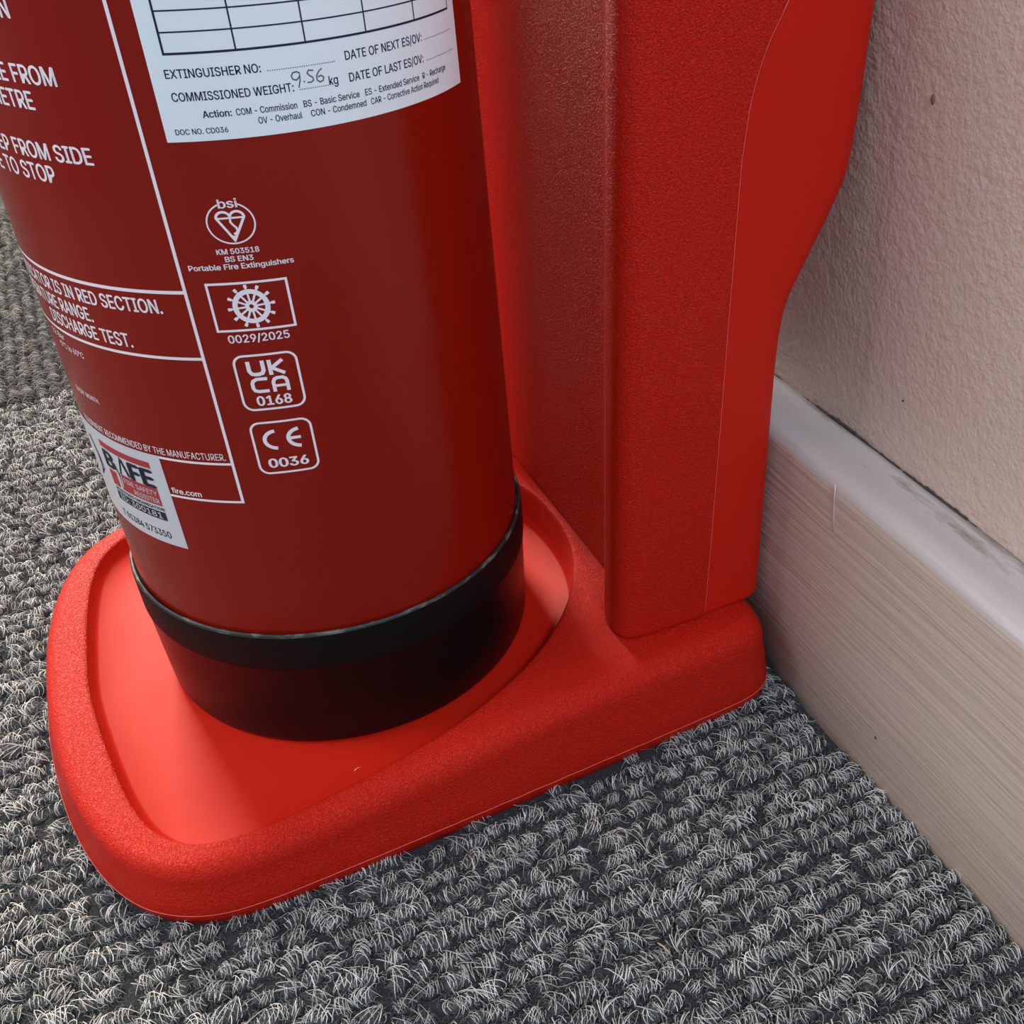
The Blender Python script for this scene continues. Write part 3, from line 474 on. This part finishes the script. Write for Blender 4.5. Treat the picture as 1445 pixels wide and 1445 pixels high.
band = lathe('ring_collar', [(0.0817, 0.0434), (0.08205, 0.0440), (0.0821, 0.0455), (0.08215, 0.0590), (0.0820, 0.0603)], band_m, skirt, cap0=False, cap1=False)
lip = lathe('worn_lip', [(0.0820, 0.0603), (0.0817, 0.0612), (0.08125, 0.0616), (0.0807, 0.0614), (0.0805, 0.0600), (0.0795, 0.0595)], lip_m, skirt, cap0=False, cap1=False)
neck = lathe('valve', [(0.018, 0.458), (0.0215, 0.460), (0.0215, 0.472), (0.0165, 0.475), (0.0165, 0.497), (0.019, 0.500), (0.019, 0.506), (0.013, 0.509)], brass, ext, 48)
def bar3(name, pts, w, h, mat, parent):
    loops = []
    for x, y, z in pts: loops.append([(x, y-w, z-h), (x, y+w, z-h), (x, y+w, z+h), (x, y-w, z+h)])
    V, F = loft(loops, True, True, True)
    o = mesh_obj(name, V, F, mat, parent)
    md = o.modifiers.new('bevel', 'BEVEL'); md.width = 0.0012; md.segments = 2
    return o
bar3('carry_handle', [(0.012, 0, 0.505), (-0.02, 0, 0.507), (-0.07, 0, 0.500), (-0.10, 0, 0.490)], 0.009, 0.0025, skirt_m, neck)
bar3('squeeze_lever', [(0.014, 0, 0.513), (-0.02, 0, 0.520), (-0.07, 0, 0.532), (-0.105, 0, 0.528)], 0.009, 0.0025, skirt_m, neck)

# printing, in millimetres: s = angle * 80 round the cylinder, z above the tray
class Print:
    def __init__(self): self.V = []; self.F = []
    def quadstrip(self, a, b):
        pass
    def poly(self, pts):
        n = len(self.V); self.V += pts; self.F.append(tuple(range(n, n+len(pts))))
    def rect(self, s0, s1, z0, z1):
        m = max(1, int(abs(s1-s0)/2)); n = len(self.V)
        for i in range(m+1):
            s = s0+(s1-s0)*i/m; self.V += [(s, z0), (s, z1)]
        for i in range(m):
            a = n+2*i; self.F.append((a, a+2, a+3, a+1))
    def stroke(self, pts, w, closed=False):
        pts = [np.array(p, float) for p in pts]
        q = []
        m = len(pts)
        for i in range(m if closed else m-1):
            a = pts[i]; c = pts[(i+1) % m]; k = max(1, int(np.hypot(*(c-a))/2.0))
            for j in range(k): q.append(a+(c-a)*j/k)
        if not closed: q.append(pts[-1])
        m = len(q); n = len(self.V)
        for i in range(m):
            a = q[(i-1) % m] if closed or i else q[0]; c = q[(i+1) % m] if closed or i < m-1 else q[-1]
            d1 = q[i]-a; d2 = c-q[i]
            if np.hypot(*d1) < 1e-9: d1 = d2
            if np.hypot(*d2) < 1e-9: d2 = d1
            d1 = d1/np.hypot(*d1); d2 = d2/np.hypot(*d2)
            n1 = np.array((-d1[1], d1[0])); n2 = np.array((-d2[1], d2[0]))
            mm = n1+n2; l = np.hypot(*mm)
            mm = n1 if l < 1e-6 else mm/l
            sc_ = 1/max(0.45, mm@n1)
            self.V += [tuple(q[i]+mm*w/2*sc_), tuple(q[i]-mm*w/2*sc_)]
        for i in range(m if closed else m-1):
            a = n+2*i; c = n+2*((i+1) % m)
            self.F.append((a+1, c+1, c, a))
    def arc(self, cx, cz, r, a0, a1, w, rz=None, closed=False):
        k = max(8, int(abs(a1-a0)/8)); rz = rz or r
        self.stroke([(cx+r*math.cos(math.radians(a0+(a1-a0)*i/k)), cz+rz*math.sin(math.radians(a0+(a1-a0)*i/k))) for i in range(k+(0 if closed else 1))], w, closed)
    def rrect(self, s0, s1, z0, z1, r, w):
        P = []
        for cx, cz, a in ((s1-r, z1-r, 0), (s0+r, z1-r, 90), (s0+r, z0+r, 180), (s1-r, z0+r, 270)):
            for k in range(7):
                t = math.radians(a+15*k); P.append((cx+r*math.cos(t), cz+r*math.sin(t)))
        self.stroke(P, w, True)
    def build(self, name, mat, parent, lift):
        rr = R*1000+lift
        V = [(rr*math.cos(s/80)/1000, rr*math.sin(s/80)/1000, z/1000) for s, z in self.V]
        return mesh_obj(name, V, self.F, mat, parent)

def _glyph(ch):
    if ch not in _GC:
        adv, loops = GLYPHS[ch]
        L = [[Vector((l[i]/1000, l[i+1]/1000, 0)) for i in range(0, len(l), 2)] for l in loops]
        flat = [(p.x, p.y) for l in L for p in l]
        def inside(p, l):
            c = False
            for i in range(len(l)):
                a, b_ = l[i], l[i-1]
                if (a.y > p.y) != (b_.y > p.y) and p.x < (b_.x-a.x)*(p.y-a.y)/(b_.y-a.y)+a.x: c = not c
            return c
        off = [0]
        for l in L: off.append(off[-1]+len(l))
        own = [next((j for j, m_ in enumerate(L) if j != i and inside(l[0], m_)), None) for i, l in enumerate(L)]
        tris = []
        for i, l in enumerate(L):
            if own[i] is not None: continue
            ids = [i]+[j for j in range(len(L)) if own[j] == i]
            mp = [off[j]+k for j in ids for k in range(len(L[j]))]
            tris += [tuple(mp[q] for q in t) for t in tessellate_polygon([L[j] for j in ids])]
        _GC[ch] = (adv, flat, [tuple(t) for t in tris])
    return _GC[ch]
_GC = {}
def raw_text(text, bold):
    V = []; F = []; x = 0.0
    shifts = [(0, 0)] if bold < 0.008 else [(-bold, 0), (bold, 0), (0, bold*0.5), (0, -bold*0.5)]
    for ch in text:
        adv, P, T = _glyph(ch)
        for dx, dy in shifts:
            n = len(V); V += [(x+a+dx, c+dy) for a, c in P]; F += [tuple(n+i for i in t) for t in T]
        x += adv
    return V, F
_capH = None
def put(pr, text, z0, h, L=None, Rr=None, C=None, ref=None, width=None, bold=0.0):
    """cap height h; ref=(substring, its width in mm) or width of whole text fixes the horizontal scale"""
    global _capH
    if _capH is None:
        V, F = raw_text('H', 0); _capH = max(v[1] for v in V)
    V, F = raw_text(text, bold)
    if not V: return
    k = h/_capH
    x0 = min(v[0] for v in V); x1 = max(v[0] for v in V)
    if ref:
        rv, _ = raw_text(ref[0], bold); kx = ref[1]/(max(v[0] for v in rv)-min(v[0] for v in rv))
    elif width: kx = width/(x1-x0)
    else: kx = k
    W = (x1-x0)*kx
    s0 = L if L is not None else (Rr-W if Rr is not None else C-W/2)
    n = len(pr.V)
    pr.V += [(s0+(x-x0)*kx, z0+y*k) for x, y in V]
    pr.F += [tuple(n+i for i in f) for f in F]

# ---- instruction panel: border lines and lettering in white
P = Print()
P.rect(-165.9, -164.9, 121.5, 300)
P.rect(-260, -165.5, 198.6, 199.7)
P.rect(-260, -165.5, 176.3, 177.3)
P.rect(-260, -165.5, 137.0, 137.9)
P.rect(-260, -165.5, 121.5, 122.4)
P.build('panel_border', print_white, body, 0.10)
P = Print()
B = 0.021
put(P, 'PULL PIN', 274.5, 5.0, Rr=-194.0, ref=('FROM', 15.2), bold=B)
put(P, 'FIRE FROM', 257.9, 4.85, Rr=-185.6, ref=('FROM', 15.2), bold=B)
put(P, '1 METRE', 250.9, 4.85, Rr=-195.8, ref=('FROM', 15.2), bold=B)
put(P, 'SWEEP FROM SIDE', 236.9, 4.7, Rr=-181.7, ref=('FROM', 15.2), bold=B)
put(P, 'RELEASE TO STOP', 230.2, 4.9, Rr=-196.9, ref=('FROM', 15.2), bold=B)
P.build('instruction_lettering', print_white, body, 0.10); P = Print()
put(P, 'INDICATOR IS IN RED SECTION.', 192.1, 4.5, Rr=-173.9, ref=('SECTION.', 21.4), bold=B)
put(P, 'TEMPERATURE RANGE.', 185.7, 4.6, Rr=-201.1, ref=('SECTION.', 21.4), bold=B)
put(P, 'DISCHARGE TEST.', 179.3, 4.6, Rr=-187.8, ref=('SECTION.', 21.4), bold=B)
P.build('warning_lettering', print_white, body, 0.10); P = Print()
put(P, '12 Bar', 172.8, 2.2, Rr=-223.8, ref=('Bar', 5.0), bold=0.01)
put(P, '-5°C to 60°C', 169.4, 2.2, Rr=-213.6, ref=('60°C', 6.4), bold=0.01)
put(P, 'EVERY MONTH.', 152.2, 1.9, Rr=-213.8, ref=('MONTH.', 8.6), bold=0.01)
put(P, 'EQUIPMENT RECOMMENDED BY THE MANUFACTURER.', 138.9, 2.6, Rr=-167.2, ref=('THE MANUFACTURER.', 26.4), bold=0.01)
P.build('small_lettering', print_white, body, 0.10); P = Print()
put(P, 'fire.com', 123.2, 2.2, Rr=-179.5, ref=('fire.com', 11.6), bold=0.02)
P.build('web_address', print_white, body, 0.10)

# ---- approval marks
P = Print()
put(P, 'bsi', 224.5, 2.55, L=-149.9, width=5.4, bold=0.02)
P.arc(-147.4, 219.9, 6.6, 113, 427, 0.45, 6.1)
# heart
hp = []
def heart(cx, cz):
    q = []
    for k in range(9): t = math.radians(180-k*22.5*0.93); q.append((cx-1.93+1.95*math.cos(t), cz+1.95*math.sin(t)*0.9))
    q.append((cx, cz-0.1))
    for k in range(9): t = math.radians(168-k*21); q.append((cx+1.93+1.95*math.cos(t), cz+1.95*math.sin(t)*0.9))
    q.append((cx+0.0, cz-6.8))
    return q
P.stroke(heart(-147.3, 221.6), 0.72, True)
P.rect(-150.9, -143.7, 221.2, 221.75)
P.stroke([(-147.3, 221.5), (-147.5, 220.3), (-146.9, 219.3), (-146.2, 218.5), (-146.0, 217.7), (-146.4, 217.0), (-147.2, 216.6)], 0.6)
P.poly([(-148.3, 216.6), (-147.3, 214.3), (-146.2, 216.6), (-147.3, 216.1)])
put(P, 'KM 503518', 210.7, 1.6, L=-153.4, width=12.1, bold=0.025)
put(P, 'BS EN3', 208.35, 1.6, L=-151.5, width=8.1, bold=0.025)
put(P, 'Portable Fire Extinguishers', 206.0, 1.65, L=-162.5, width=30.2, bold=0.025)
P.build('kitemark', print_white, body, 0.10)
P = Print()
P.stroke([(-158.75, 201.55), (-135.75, 201.35), (-135.75, 185.95), (-158.75, 186.15)], 0.75, True)
wx, wz = -147.2, 193.75
P.arc(wx, wz, 4.7, 0, 360, 1.5, 4.85, True)
P.arc(wx, wz, 1.25, 0, 360, 1.15, 1.25, True)
for k in range(12):
    t = math.radians(30*k+5)
    c, s = math.cos(t), math.sin(t)
    P.stroke([(wx+1.5*c, wz+1.5*s), (wx+4.2*c, wz+4.3*s)], 0.62)
    P.stroke([(wx+5.2*c, wz+5.3*s), (wx+6.0*c, wz+6.1*s)], 0.55)
    P.stroke([(wx+5.9*c, wz+6.0*s), (wx+7.0*c, wz+7.1*s)], 0.95)
put(P, '0029/2025', 182.0, 2.6, L=-156.4, width=18.3, bold=0.02)
P.build('wheelmark', print_white, body, 0.10)
P = Print()
P.rrect(-156.6, -137.7, 157.9, 177.3, 3.0, 0.75)
wd = 1.25
P.stroke([(-152.5, 175.3), (-152.5, 171.9), (-151.9, 170.9), (-150.9, 170.6), (-149.8, 170.6), (-148.7, 170.9), (-148.15, 171.9), (-148.15, 175.3)], wd)
P.stroke([(-146.1, 175.3), (-146.1, 170.0)], wd)
P.stroke([(-142.0, 175.0), (-145.6, 172.5), (-141.9, 170.2)], 1.15)
P.stroke([(-147.7, 168.9), (-151.0, 168.9), (-152.1, 168.3), (-152.5, 167.4), (-152.5, 165.8), (-152.1, 164.9), (-151.0, 164.5), (-147.8, 164.5)], wd*0.9)
P.stroke([(-146.1, 163.9), (-146.1, 167.4), (-145.6, 168.4), (-144.8, 168.8), (-143.0, 168.8), (-142.2, 168.3), (-141.9, 167.4), (-141.9, 163.9)], wd*0.9)
P.stroke([(-146.0, 166.0), (-142.0, 166.0)], 0.9)
put(P, '0168', 159.4, 3.3, L=-152.5, width=10.9, bold=0.03)
P.build('conformity_mark', print_white, body, 0.10)
P = Print()
P.rrect(-156.7, -137.8, 133.3, 152.9, 3.0, 0.75)
P.arc(-149.1, 146.2, 3.95, 95, 265, 1.25, 3.3)
P.arc(-141.6, 146.2, 3.95, 95, 265, 1.25, 3.3)
P.rect(-145.2, -141.6, 145.65, 146.75)
put(P, '0036', 135.5, 3.4, L=-153.7, width=13.0, bold=0.03)
P.build('conformity_mark', print_white, body, 0.10)

# ---- service record label
def patch(name, s0, s1, z0, z1, lift, mat, parent, skew=0.0):
    Pp = Print(); m = 60; n = 6
    V = []; F = []
    for i in range(m+1):
        for j in range(n+1):
            V.append((s0+(s1-s0)*i/m, z0+(z1-z0)*j/n))
    Pp.V = V
    for i in range(m):
        for j in range(n):
            a = i*(n+1)+j; Pp.F.append((a, a+n+1, a+n+2, a+1))
    return Pp.build(name, mat, parent, lift)
lab = patch('service_label', -158.9, -57.7, 243.6, 345, 0.16, paper, ext)
lab['label'] = 'white paper service record label with printed table'
P = Print()
P.rect(-154.3, -62.1, 266.2, 266.8)                       # table bottom
P.rect(-154.4, -153.8, 266.2, 340); P.rect(-62.5, -62.1, 266.2, 340)
for s in (-135.9, -117.5, -99.1, -80.5): P.rect(s-0.22, s+0.22, 266.4, 340)
zz = 271.8
while zz < 338: P.rect(-154.2, -62.2, zz-0.19, zz+0.19); zz += 5.2
BB = 0.013
put(P, 'EXTINGUISHER NO:', 260.35, 2.25, L=-155.1, width=24.5, bold=BB)
put(P, 'DATE OF NEXT ES/OV:', 260.3, 2.35, L=-106.9, width=28.8, bold=BB)
put(P, 'COMMISSIONED WEIGHT:', 254.4, 2.25, L=-154.8, width=31.9, bold=BB)
put(P, 'kg', 254.5, 2.4, L=-112.8, width=2.7, bold=BB)
put(P, 'DATE OF LAST ES/OV:', 254.4, 2.35, L=-106.6, width=28.1, bold=BB)
put(P, 'Action:', 249.8, 1.8, L=-148.0, width=7.6, bold=0.02)
put(P, 'COM - Commission', 249.8, 1.75, Rr=-122.9, width=16.4, bold=BB)
put(P, 'BS - Basic Service', 249.8, 1.75, L=-121.1, width=16.9, bold=BB)
put(P, 'ES - Extended Service', 249.8, 1.75, L=-102.3, width=20.9, bold=BB)
put(P, 'R - Recharge', 249.8, 1.75, L=-79.8, width=12.4, bold=BB)
put(P, 'OV - Overhaul', 247.0, 1.75, L=-134.0, width=12.0, bold=BB)
put(P, 'CON - Condemned', 247.0, 1.75, L=-119.5, width=17.1, bold=BB)
put(P, 'CAR - Corrective Action Required', 247.0, 1.75, L=-100.8, width=28.6, bold=BB)
put(P, 'DOC NO. CD036', 245.6, 1.45, L=-156.1, width=13.8, bold=BB)
for a, c, z in ((-129.0, -110.3, 260.5), (-77.0, -61.4, 260.5), (-121.4, -113.3, 254.6), (-77.0, -60.9, 254.6)):
    s = a
    while s < c: P.rect(s, s+0.26, z-0.13, z+0.13); s += 0.62
P.build('label_print', ink, lab, 0.24)
P = Print()
wv = 0.33
P.stroke([(-120.6, 258.9), (-121.4, 259.4), (-122.5, 259.2), (-123.0, 258.4), (-122.7, 257.5), (-121.8, 257.2), (-121.0, 257.8), (-120.6, 258.9), (-120.8, 257.2), (-121.5, 255.1)], wv)
P.rect(-119.95, -119.55, 256.35, 256.7)
P.stroke([(-116.7, 259.1), (-118.1, 259.3), (-118.6, 258.6), (-118.0, 257.9), (-117.2, 257.3), (-117.1, 256.5), (-117.9, 256.1), (-118.9, 256.2)], wv)
P.stroke([(-114.3, 259.3), (-115.3, 258.6), (-116.1, 257.5), (-116.1, 256.4), (-115.3, 255.8), (-114.4, 256.1), (-114.1, 256.9), (-114.8, 257.5), (-115.8, 257.2)], wv)
P.build('handwriting', grey_ink, lab, 0.26)

# ---- contractor sticker
st = patch('contractor_sticker', -262, -192.1, 98.2, 137.9, 0.16, sil_paper, ext)
st['label'] = 'white sticker with red and navy register logo and telephone number'
P = Print()
P.rect(-225.6, -197.5, 131.5, 134.1)
n = len(P.V)
P.rect(-224.9, -219.9, 115.6, 122.2)
P.rect(-218.3, -197.6, 115.6, 123.2)
P.build('sticker_bars', red_ink, st, 0.24)
P = Print()
put(P, 'B', 123.4, 6.9, L=-225.6, width=7.2, bold=0.05)
put(P, 'FE', 123.4, 7.1, Rr=-197.4, width=12.6, bold=0.05)
P.stroke([(-218.8, 126.6), (-217.4, 119.0), (-213.6, 130.6), (-210.6, 123.6)], 0.9)
P.stroke([(-213.2, 130.4), (-210.9, 123.9)], 1.5)
P.rect(-224.5, -197.4, 109.2, 112.9)
put(P, 'REGISTERED ORGANISATION', 113.5, 1.35, Rr=-197.4, width=26.8, bold=0.02)
put(P, 'T 01384 573350', 101.2, 2.9, Rr=-198.2, width=28.0, bold=0.012)
P.arc(-240.5, 122.5, 7.8, -50, 60, 0.9, 10.0)
P.stroke([(-235.5, 131.5), (-231.6, 124.5), (-231.0, 119.0), (-236.0, 114.5)], 0.6)
P.build('sticker_print', blk_ink, st, 0.27)
P = Print()
put(P, 'FIRE SAFETY', 119.7, 2.1, Rr=-198.3, width=17.2, bold=0.012)
put(P, 'REGISTER', 116.5, 2.1, Rr=-198.3, width=12.6, bold=0.012)
put(P, 'ID: 300181', 109.9, 2.4, Rr=-199.2, width=23.5, bold=0.012)
P.stroke([(-218.3, 123.2), (-217.2, 117.2), (-216.2, 123.2)], 0.5)
P.build('sticker_lettering', sil_paper, st, 0.32)

# ------------------------------------------------------------------ carpet pile
def tuft_variant(seed, mat):
    rg = random.Random(seed)
    V = []; F = []; T = []
    # dark woolly core, lying along x
    bm = bmesh.new(); bmesh.ops.create_icosphere(bm, subdivisions=2, radius=1)
    for q in bm.verts:
        j = 1+0.22*(rg.random()-.5)
        V.append((q.co.x*0.0042*j, q.co.y*0.0034*j, q.co.z*0.0021*j+0.0002)); T.append(0.03+0.30*rg.random()*max(0, q.co.z))
    F += [tuple(v.index for v in f.verts) for f in bm.faces]
    bm.free()
    def strand(pts, r, tone):
        n0 = len(V); m = len(pts)
        for i in range(m):
            p = Vector(pts[i]); d = (Vector(pts[min(i+1, m-1)])-Vector(pts[max(i-1, 0)])).normalized()
            a = d.cross(Vector((0.3, 0.2, 1))).normalized(); bb = d.cross(a)
            for k in range(3):
                t = 2.0944*k
                V.append(tuple(p+(a*math.cos(t)+bb*math.sin(t))*r)); T.append(tone)
        for i in range(m-1):
            for k in range(3):
                F.append((n0+3*i+k, n0+3*i+(k+1) % 3, n0+3*i+3+(k+1) % 3, n0+3*i+3+k))
    # bright and grey coils arching over the tuft
    ns = rg.randint(14, 21)
    for i in range(ns):
        x0 = -0.0034+0.0068*i/ns+rg.gauss(0, 0.0005)
        tilt = rg.gauss(0.35, 0.35); ry = 0.0031*(1+rg.gauss(0, 0.18)); rz = 0.0026*(1+rg.gauss(0, 0.20))
        cy = rg.gauss(0, 0.0006); a0 = rg.uniform(-0.7, 0.5); a1 = rg.uniform(2.4, 4.1)
        if rg.random() < 0.30: a1 += 2.6; ry *= rg.uniform(.4, .75); rz *= rg.uniform(.5, .8)
        env = math.sqrt(max(0.25, 1-(x0/0.0046)**2))
        if rg.random() < 0.66: tone = rg.uniform(0.78, 1.0); r = rg.uniform(0.00010, 0.00017)
        else: tone = rg.uniform(0.35, 0.65); r = rg.uniform(0.00009, 0.00016)
        yaw = rg.gauss(0, 0.45); pts = []
        for k in range(9):
            t = a0+(a1-a0)*k/8
            yy = math.cos(t)*ry*env; z = math.sin(t)*rz*env+0.0012
            xx = x0+tilt*(z-0.001)*0.8+yy*math.tan(yaw)
            pts.append((xx+rg.gauss(0, 0.00008), cy+yy, z+0.0003))
        strand(pts, r, tone)
    for i in range(34):     # low grey fuzz filling the valleys
        x, y = rg.uniform(-0.0052, 0.0052), rg.uniform(-0.0050, 0.0050)
        a = rg.uniform(0, 6.28); pts = []; zt_ = rg.uniform(0.0006, 0.0022) if abs(y) > 0.003 else rg.uniform(0.002, 0.0027); da = rg.choice((-1, 1))*rg.uniform(0.3, 0.8)
        for k in range(5):
            pts.append((x, y, zt_+0.0005*math.sin(k*0.8)))
            x += math.cos(a)*0.0007; y += math.sin(a)*0.0007; a += da
        strand(pts, rg.uniform(0.00008, 0.00013), rg.uniform(0.18, 0.62))
    for i in range(2):      # stray long fibres
        x, y = rg.uniform(-0.004, 0.004), rg.uniform(-0.003, 0.003)
        a = rg.uniform(0, 6.28); pts = []; L_ = rg.randint(5, 11); da = rg.gauss(0, 0.25)
        for k in range(L_):
            pts.append((x, y, 0.0036+0.0007*math.sin(k*0.7+i)))
            x += math.cos(a)*0.0008; y += math.sin(a)*0.0008; a += da+rg.gauss(0, 0.2)
        if rg.random() < 0.55: strand(pts, 0.00010, rg.uniform(0.7, 1.0))
    me = bpy.data.meshes.new('tuft'); me.from_pydata(V, [], F); me.materials.append(mat)
    me.polygons.foreach_set('use_smooth', [True]*len(me.polygons))
    a = me.attributes.new('tone', 'FLOAT', 'POINT'); a.data.foreach_set('value', T)
    me.update()
    return bpy.data.objects.new('tuft', me)

def pile(label, x0, x1, y0, y1, along_x, mat, seed, pitch_row, pitch_t):
    rg = random.Random(seed)
    coll = bpy.data.collections.new('tufts')
    for k in range(14): coll.objects.link(tuft_variant(seed*100+k, mat))
    pts = []; idx = []; rot = []; scl = []
    u0, u1, v0, v1 = (x0, x1, y0, y1) if along_x else (y0, y1, x0, x1)
    vv = v0+pitch_row*0.5; row = 0
    ang = np.arctan2(outer[:, 1], outer[:, 0]); rad = np.hypot(outer[:, 0], outer[:, 1]); od = np.argsort(ang)
    while vv < v1:
        ph = rg.random()*10
        u = u0+pitch_t*rg.random()
        while u < u1+0.002:
            un = u+rg.gauss(0, pitch_t*0.10); vn = vv+rg.gauss(0, pitch_row*0.08)+0.0006*math.sin(u*40+ph)
            x, y = (un, vn) if along_x else (vn, un)
            u += pitch_t*rg.uniform(0.85, 1.15)
            rr = np.interp(math.atan2(y, x), ang[od], rad[od], period=2*math.pi)
            if math.hypot(x, y) < rr-0.0026: continue
            if x > XB-0.0008: continue
            pts.append((x, y, ZF)); idx.append(rg.randrange(14))
            rot.append((rg.gauss(0, 0.08), rg.gauss(0, 0.12), (0 if along_x else math.pi/2)+rg.gauss(0, 0.35)+(math.pi if rg.random() < .5 else 0)))
            s = rg.uniform(0.88, 1.22); scl.append(s)
        vv += pitch_row; row += 1
    me = bpy.data.meshes.new('carpet_pile'); me.from_pydata(pts, [], [])
    a = me.attributes.new('idx', 'INT', 'POINT'); a.data.foreach_set('value', idx)
    a = me.attributes.new('rot', 'FLOAT_VECTOR', 'POINT'); a.data.foreach_set('vector', [c for r in rot for c in r])
    a = me.attributes.new('scl', 'FLOAT', 'POINT'); a.data.foreach_set('value', scl)
    o = link(bpy.data.objects.new('carpet_pile', me))
    tag(o, label, 'carpet', kind='stuff')
    ng = bpy.data.node_groups.new('pile', 'GeometryNodeTree')
    ng.interface.new_socket('Geometry', in_out='INPUT', socket_type='NodeSocketGeometry')
    ng.interface.new_socket('Geometry', in_out='OUTPUT', socket_type='NodeSocketGeometry')
    nn = ng.nodes; lk = ng.links.new
    gi = nn.new('NodeGroupInput'); go = nn.new('NodeGroupOutput')
    ci = nn.new('GeometryNodeCollectionInfo'); ci.inputs['Collection'].default_value = coll
    ci.inputs['Separate Children'].default_value = True; ci.inputs['Reset Children'].default_value = True
    ip = nn.new('GeometryNodeInstanceOnPoints'); ip.inputs['Pick Instance'].default_value = True
    def na(name, t):
        q = nn.new('GeometryNodeInputNamedAttribute'); q.data_type = t; q.inputs['Name'].default_value = name
        return [s for s in q.outputs if s.enabled][0]
    lk(gi.outputs[0], ip.inputs['Points']); lk(ci.outputs[0], ip.inputs['Instance'])
    lk(na('idx', 'INT'), ip.inputs['Instance Index'])
    lk(na('rot', 'FLOAT_VECTOR'), ip.inputs['Rotation'])
    lk(na('scl', 'FLOAT'), ip.inputs['Scale'])
    lk(ip.outputs[0], go.inputs[0])
    md = o.modifiers.new('pile', 'NODES'); md.node_group = ng
    return o, len(pts)
pa, na_ = pile('light grey looped wool pile in ribbed rows round the red stand', -0.85, XB, Y0+0.03, TILE_Y-0.002, True, yarn_a, 3, 0.0086, 0.0086)
pb, nb_ = pile('darker grey looped pile of the turned carpet tile behind the extinguisher at the left', -0.85, XB, TILE_Y+0.004, 2.0, False, yarn_b, 5, 0.0080, 0.0066)
print('tufts', na_, nb_)

# a splinter lying on the carpet
V, F = tube([(0.0490, -0.2062, 0.0032), (0.0500, -0.2085, 0.0036), (0.0508, -0.2116, 0.0030)], 0.00032, 6)
straw, _, _ = new_mat('straw', (0.55, 0.42, 0.24), 0.7)
o = mesh_obj('splinter', V, F, straw, None, True)
tag(o, 'tiny straw coloured splinter lying on the grey carpet in front of the stand', 'splinter')
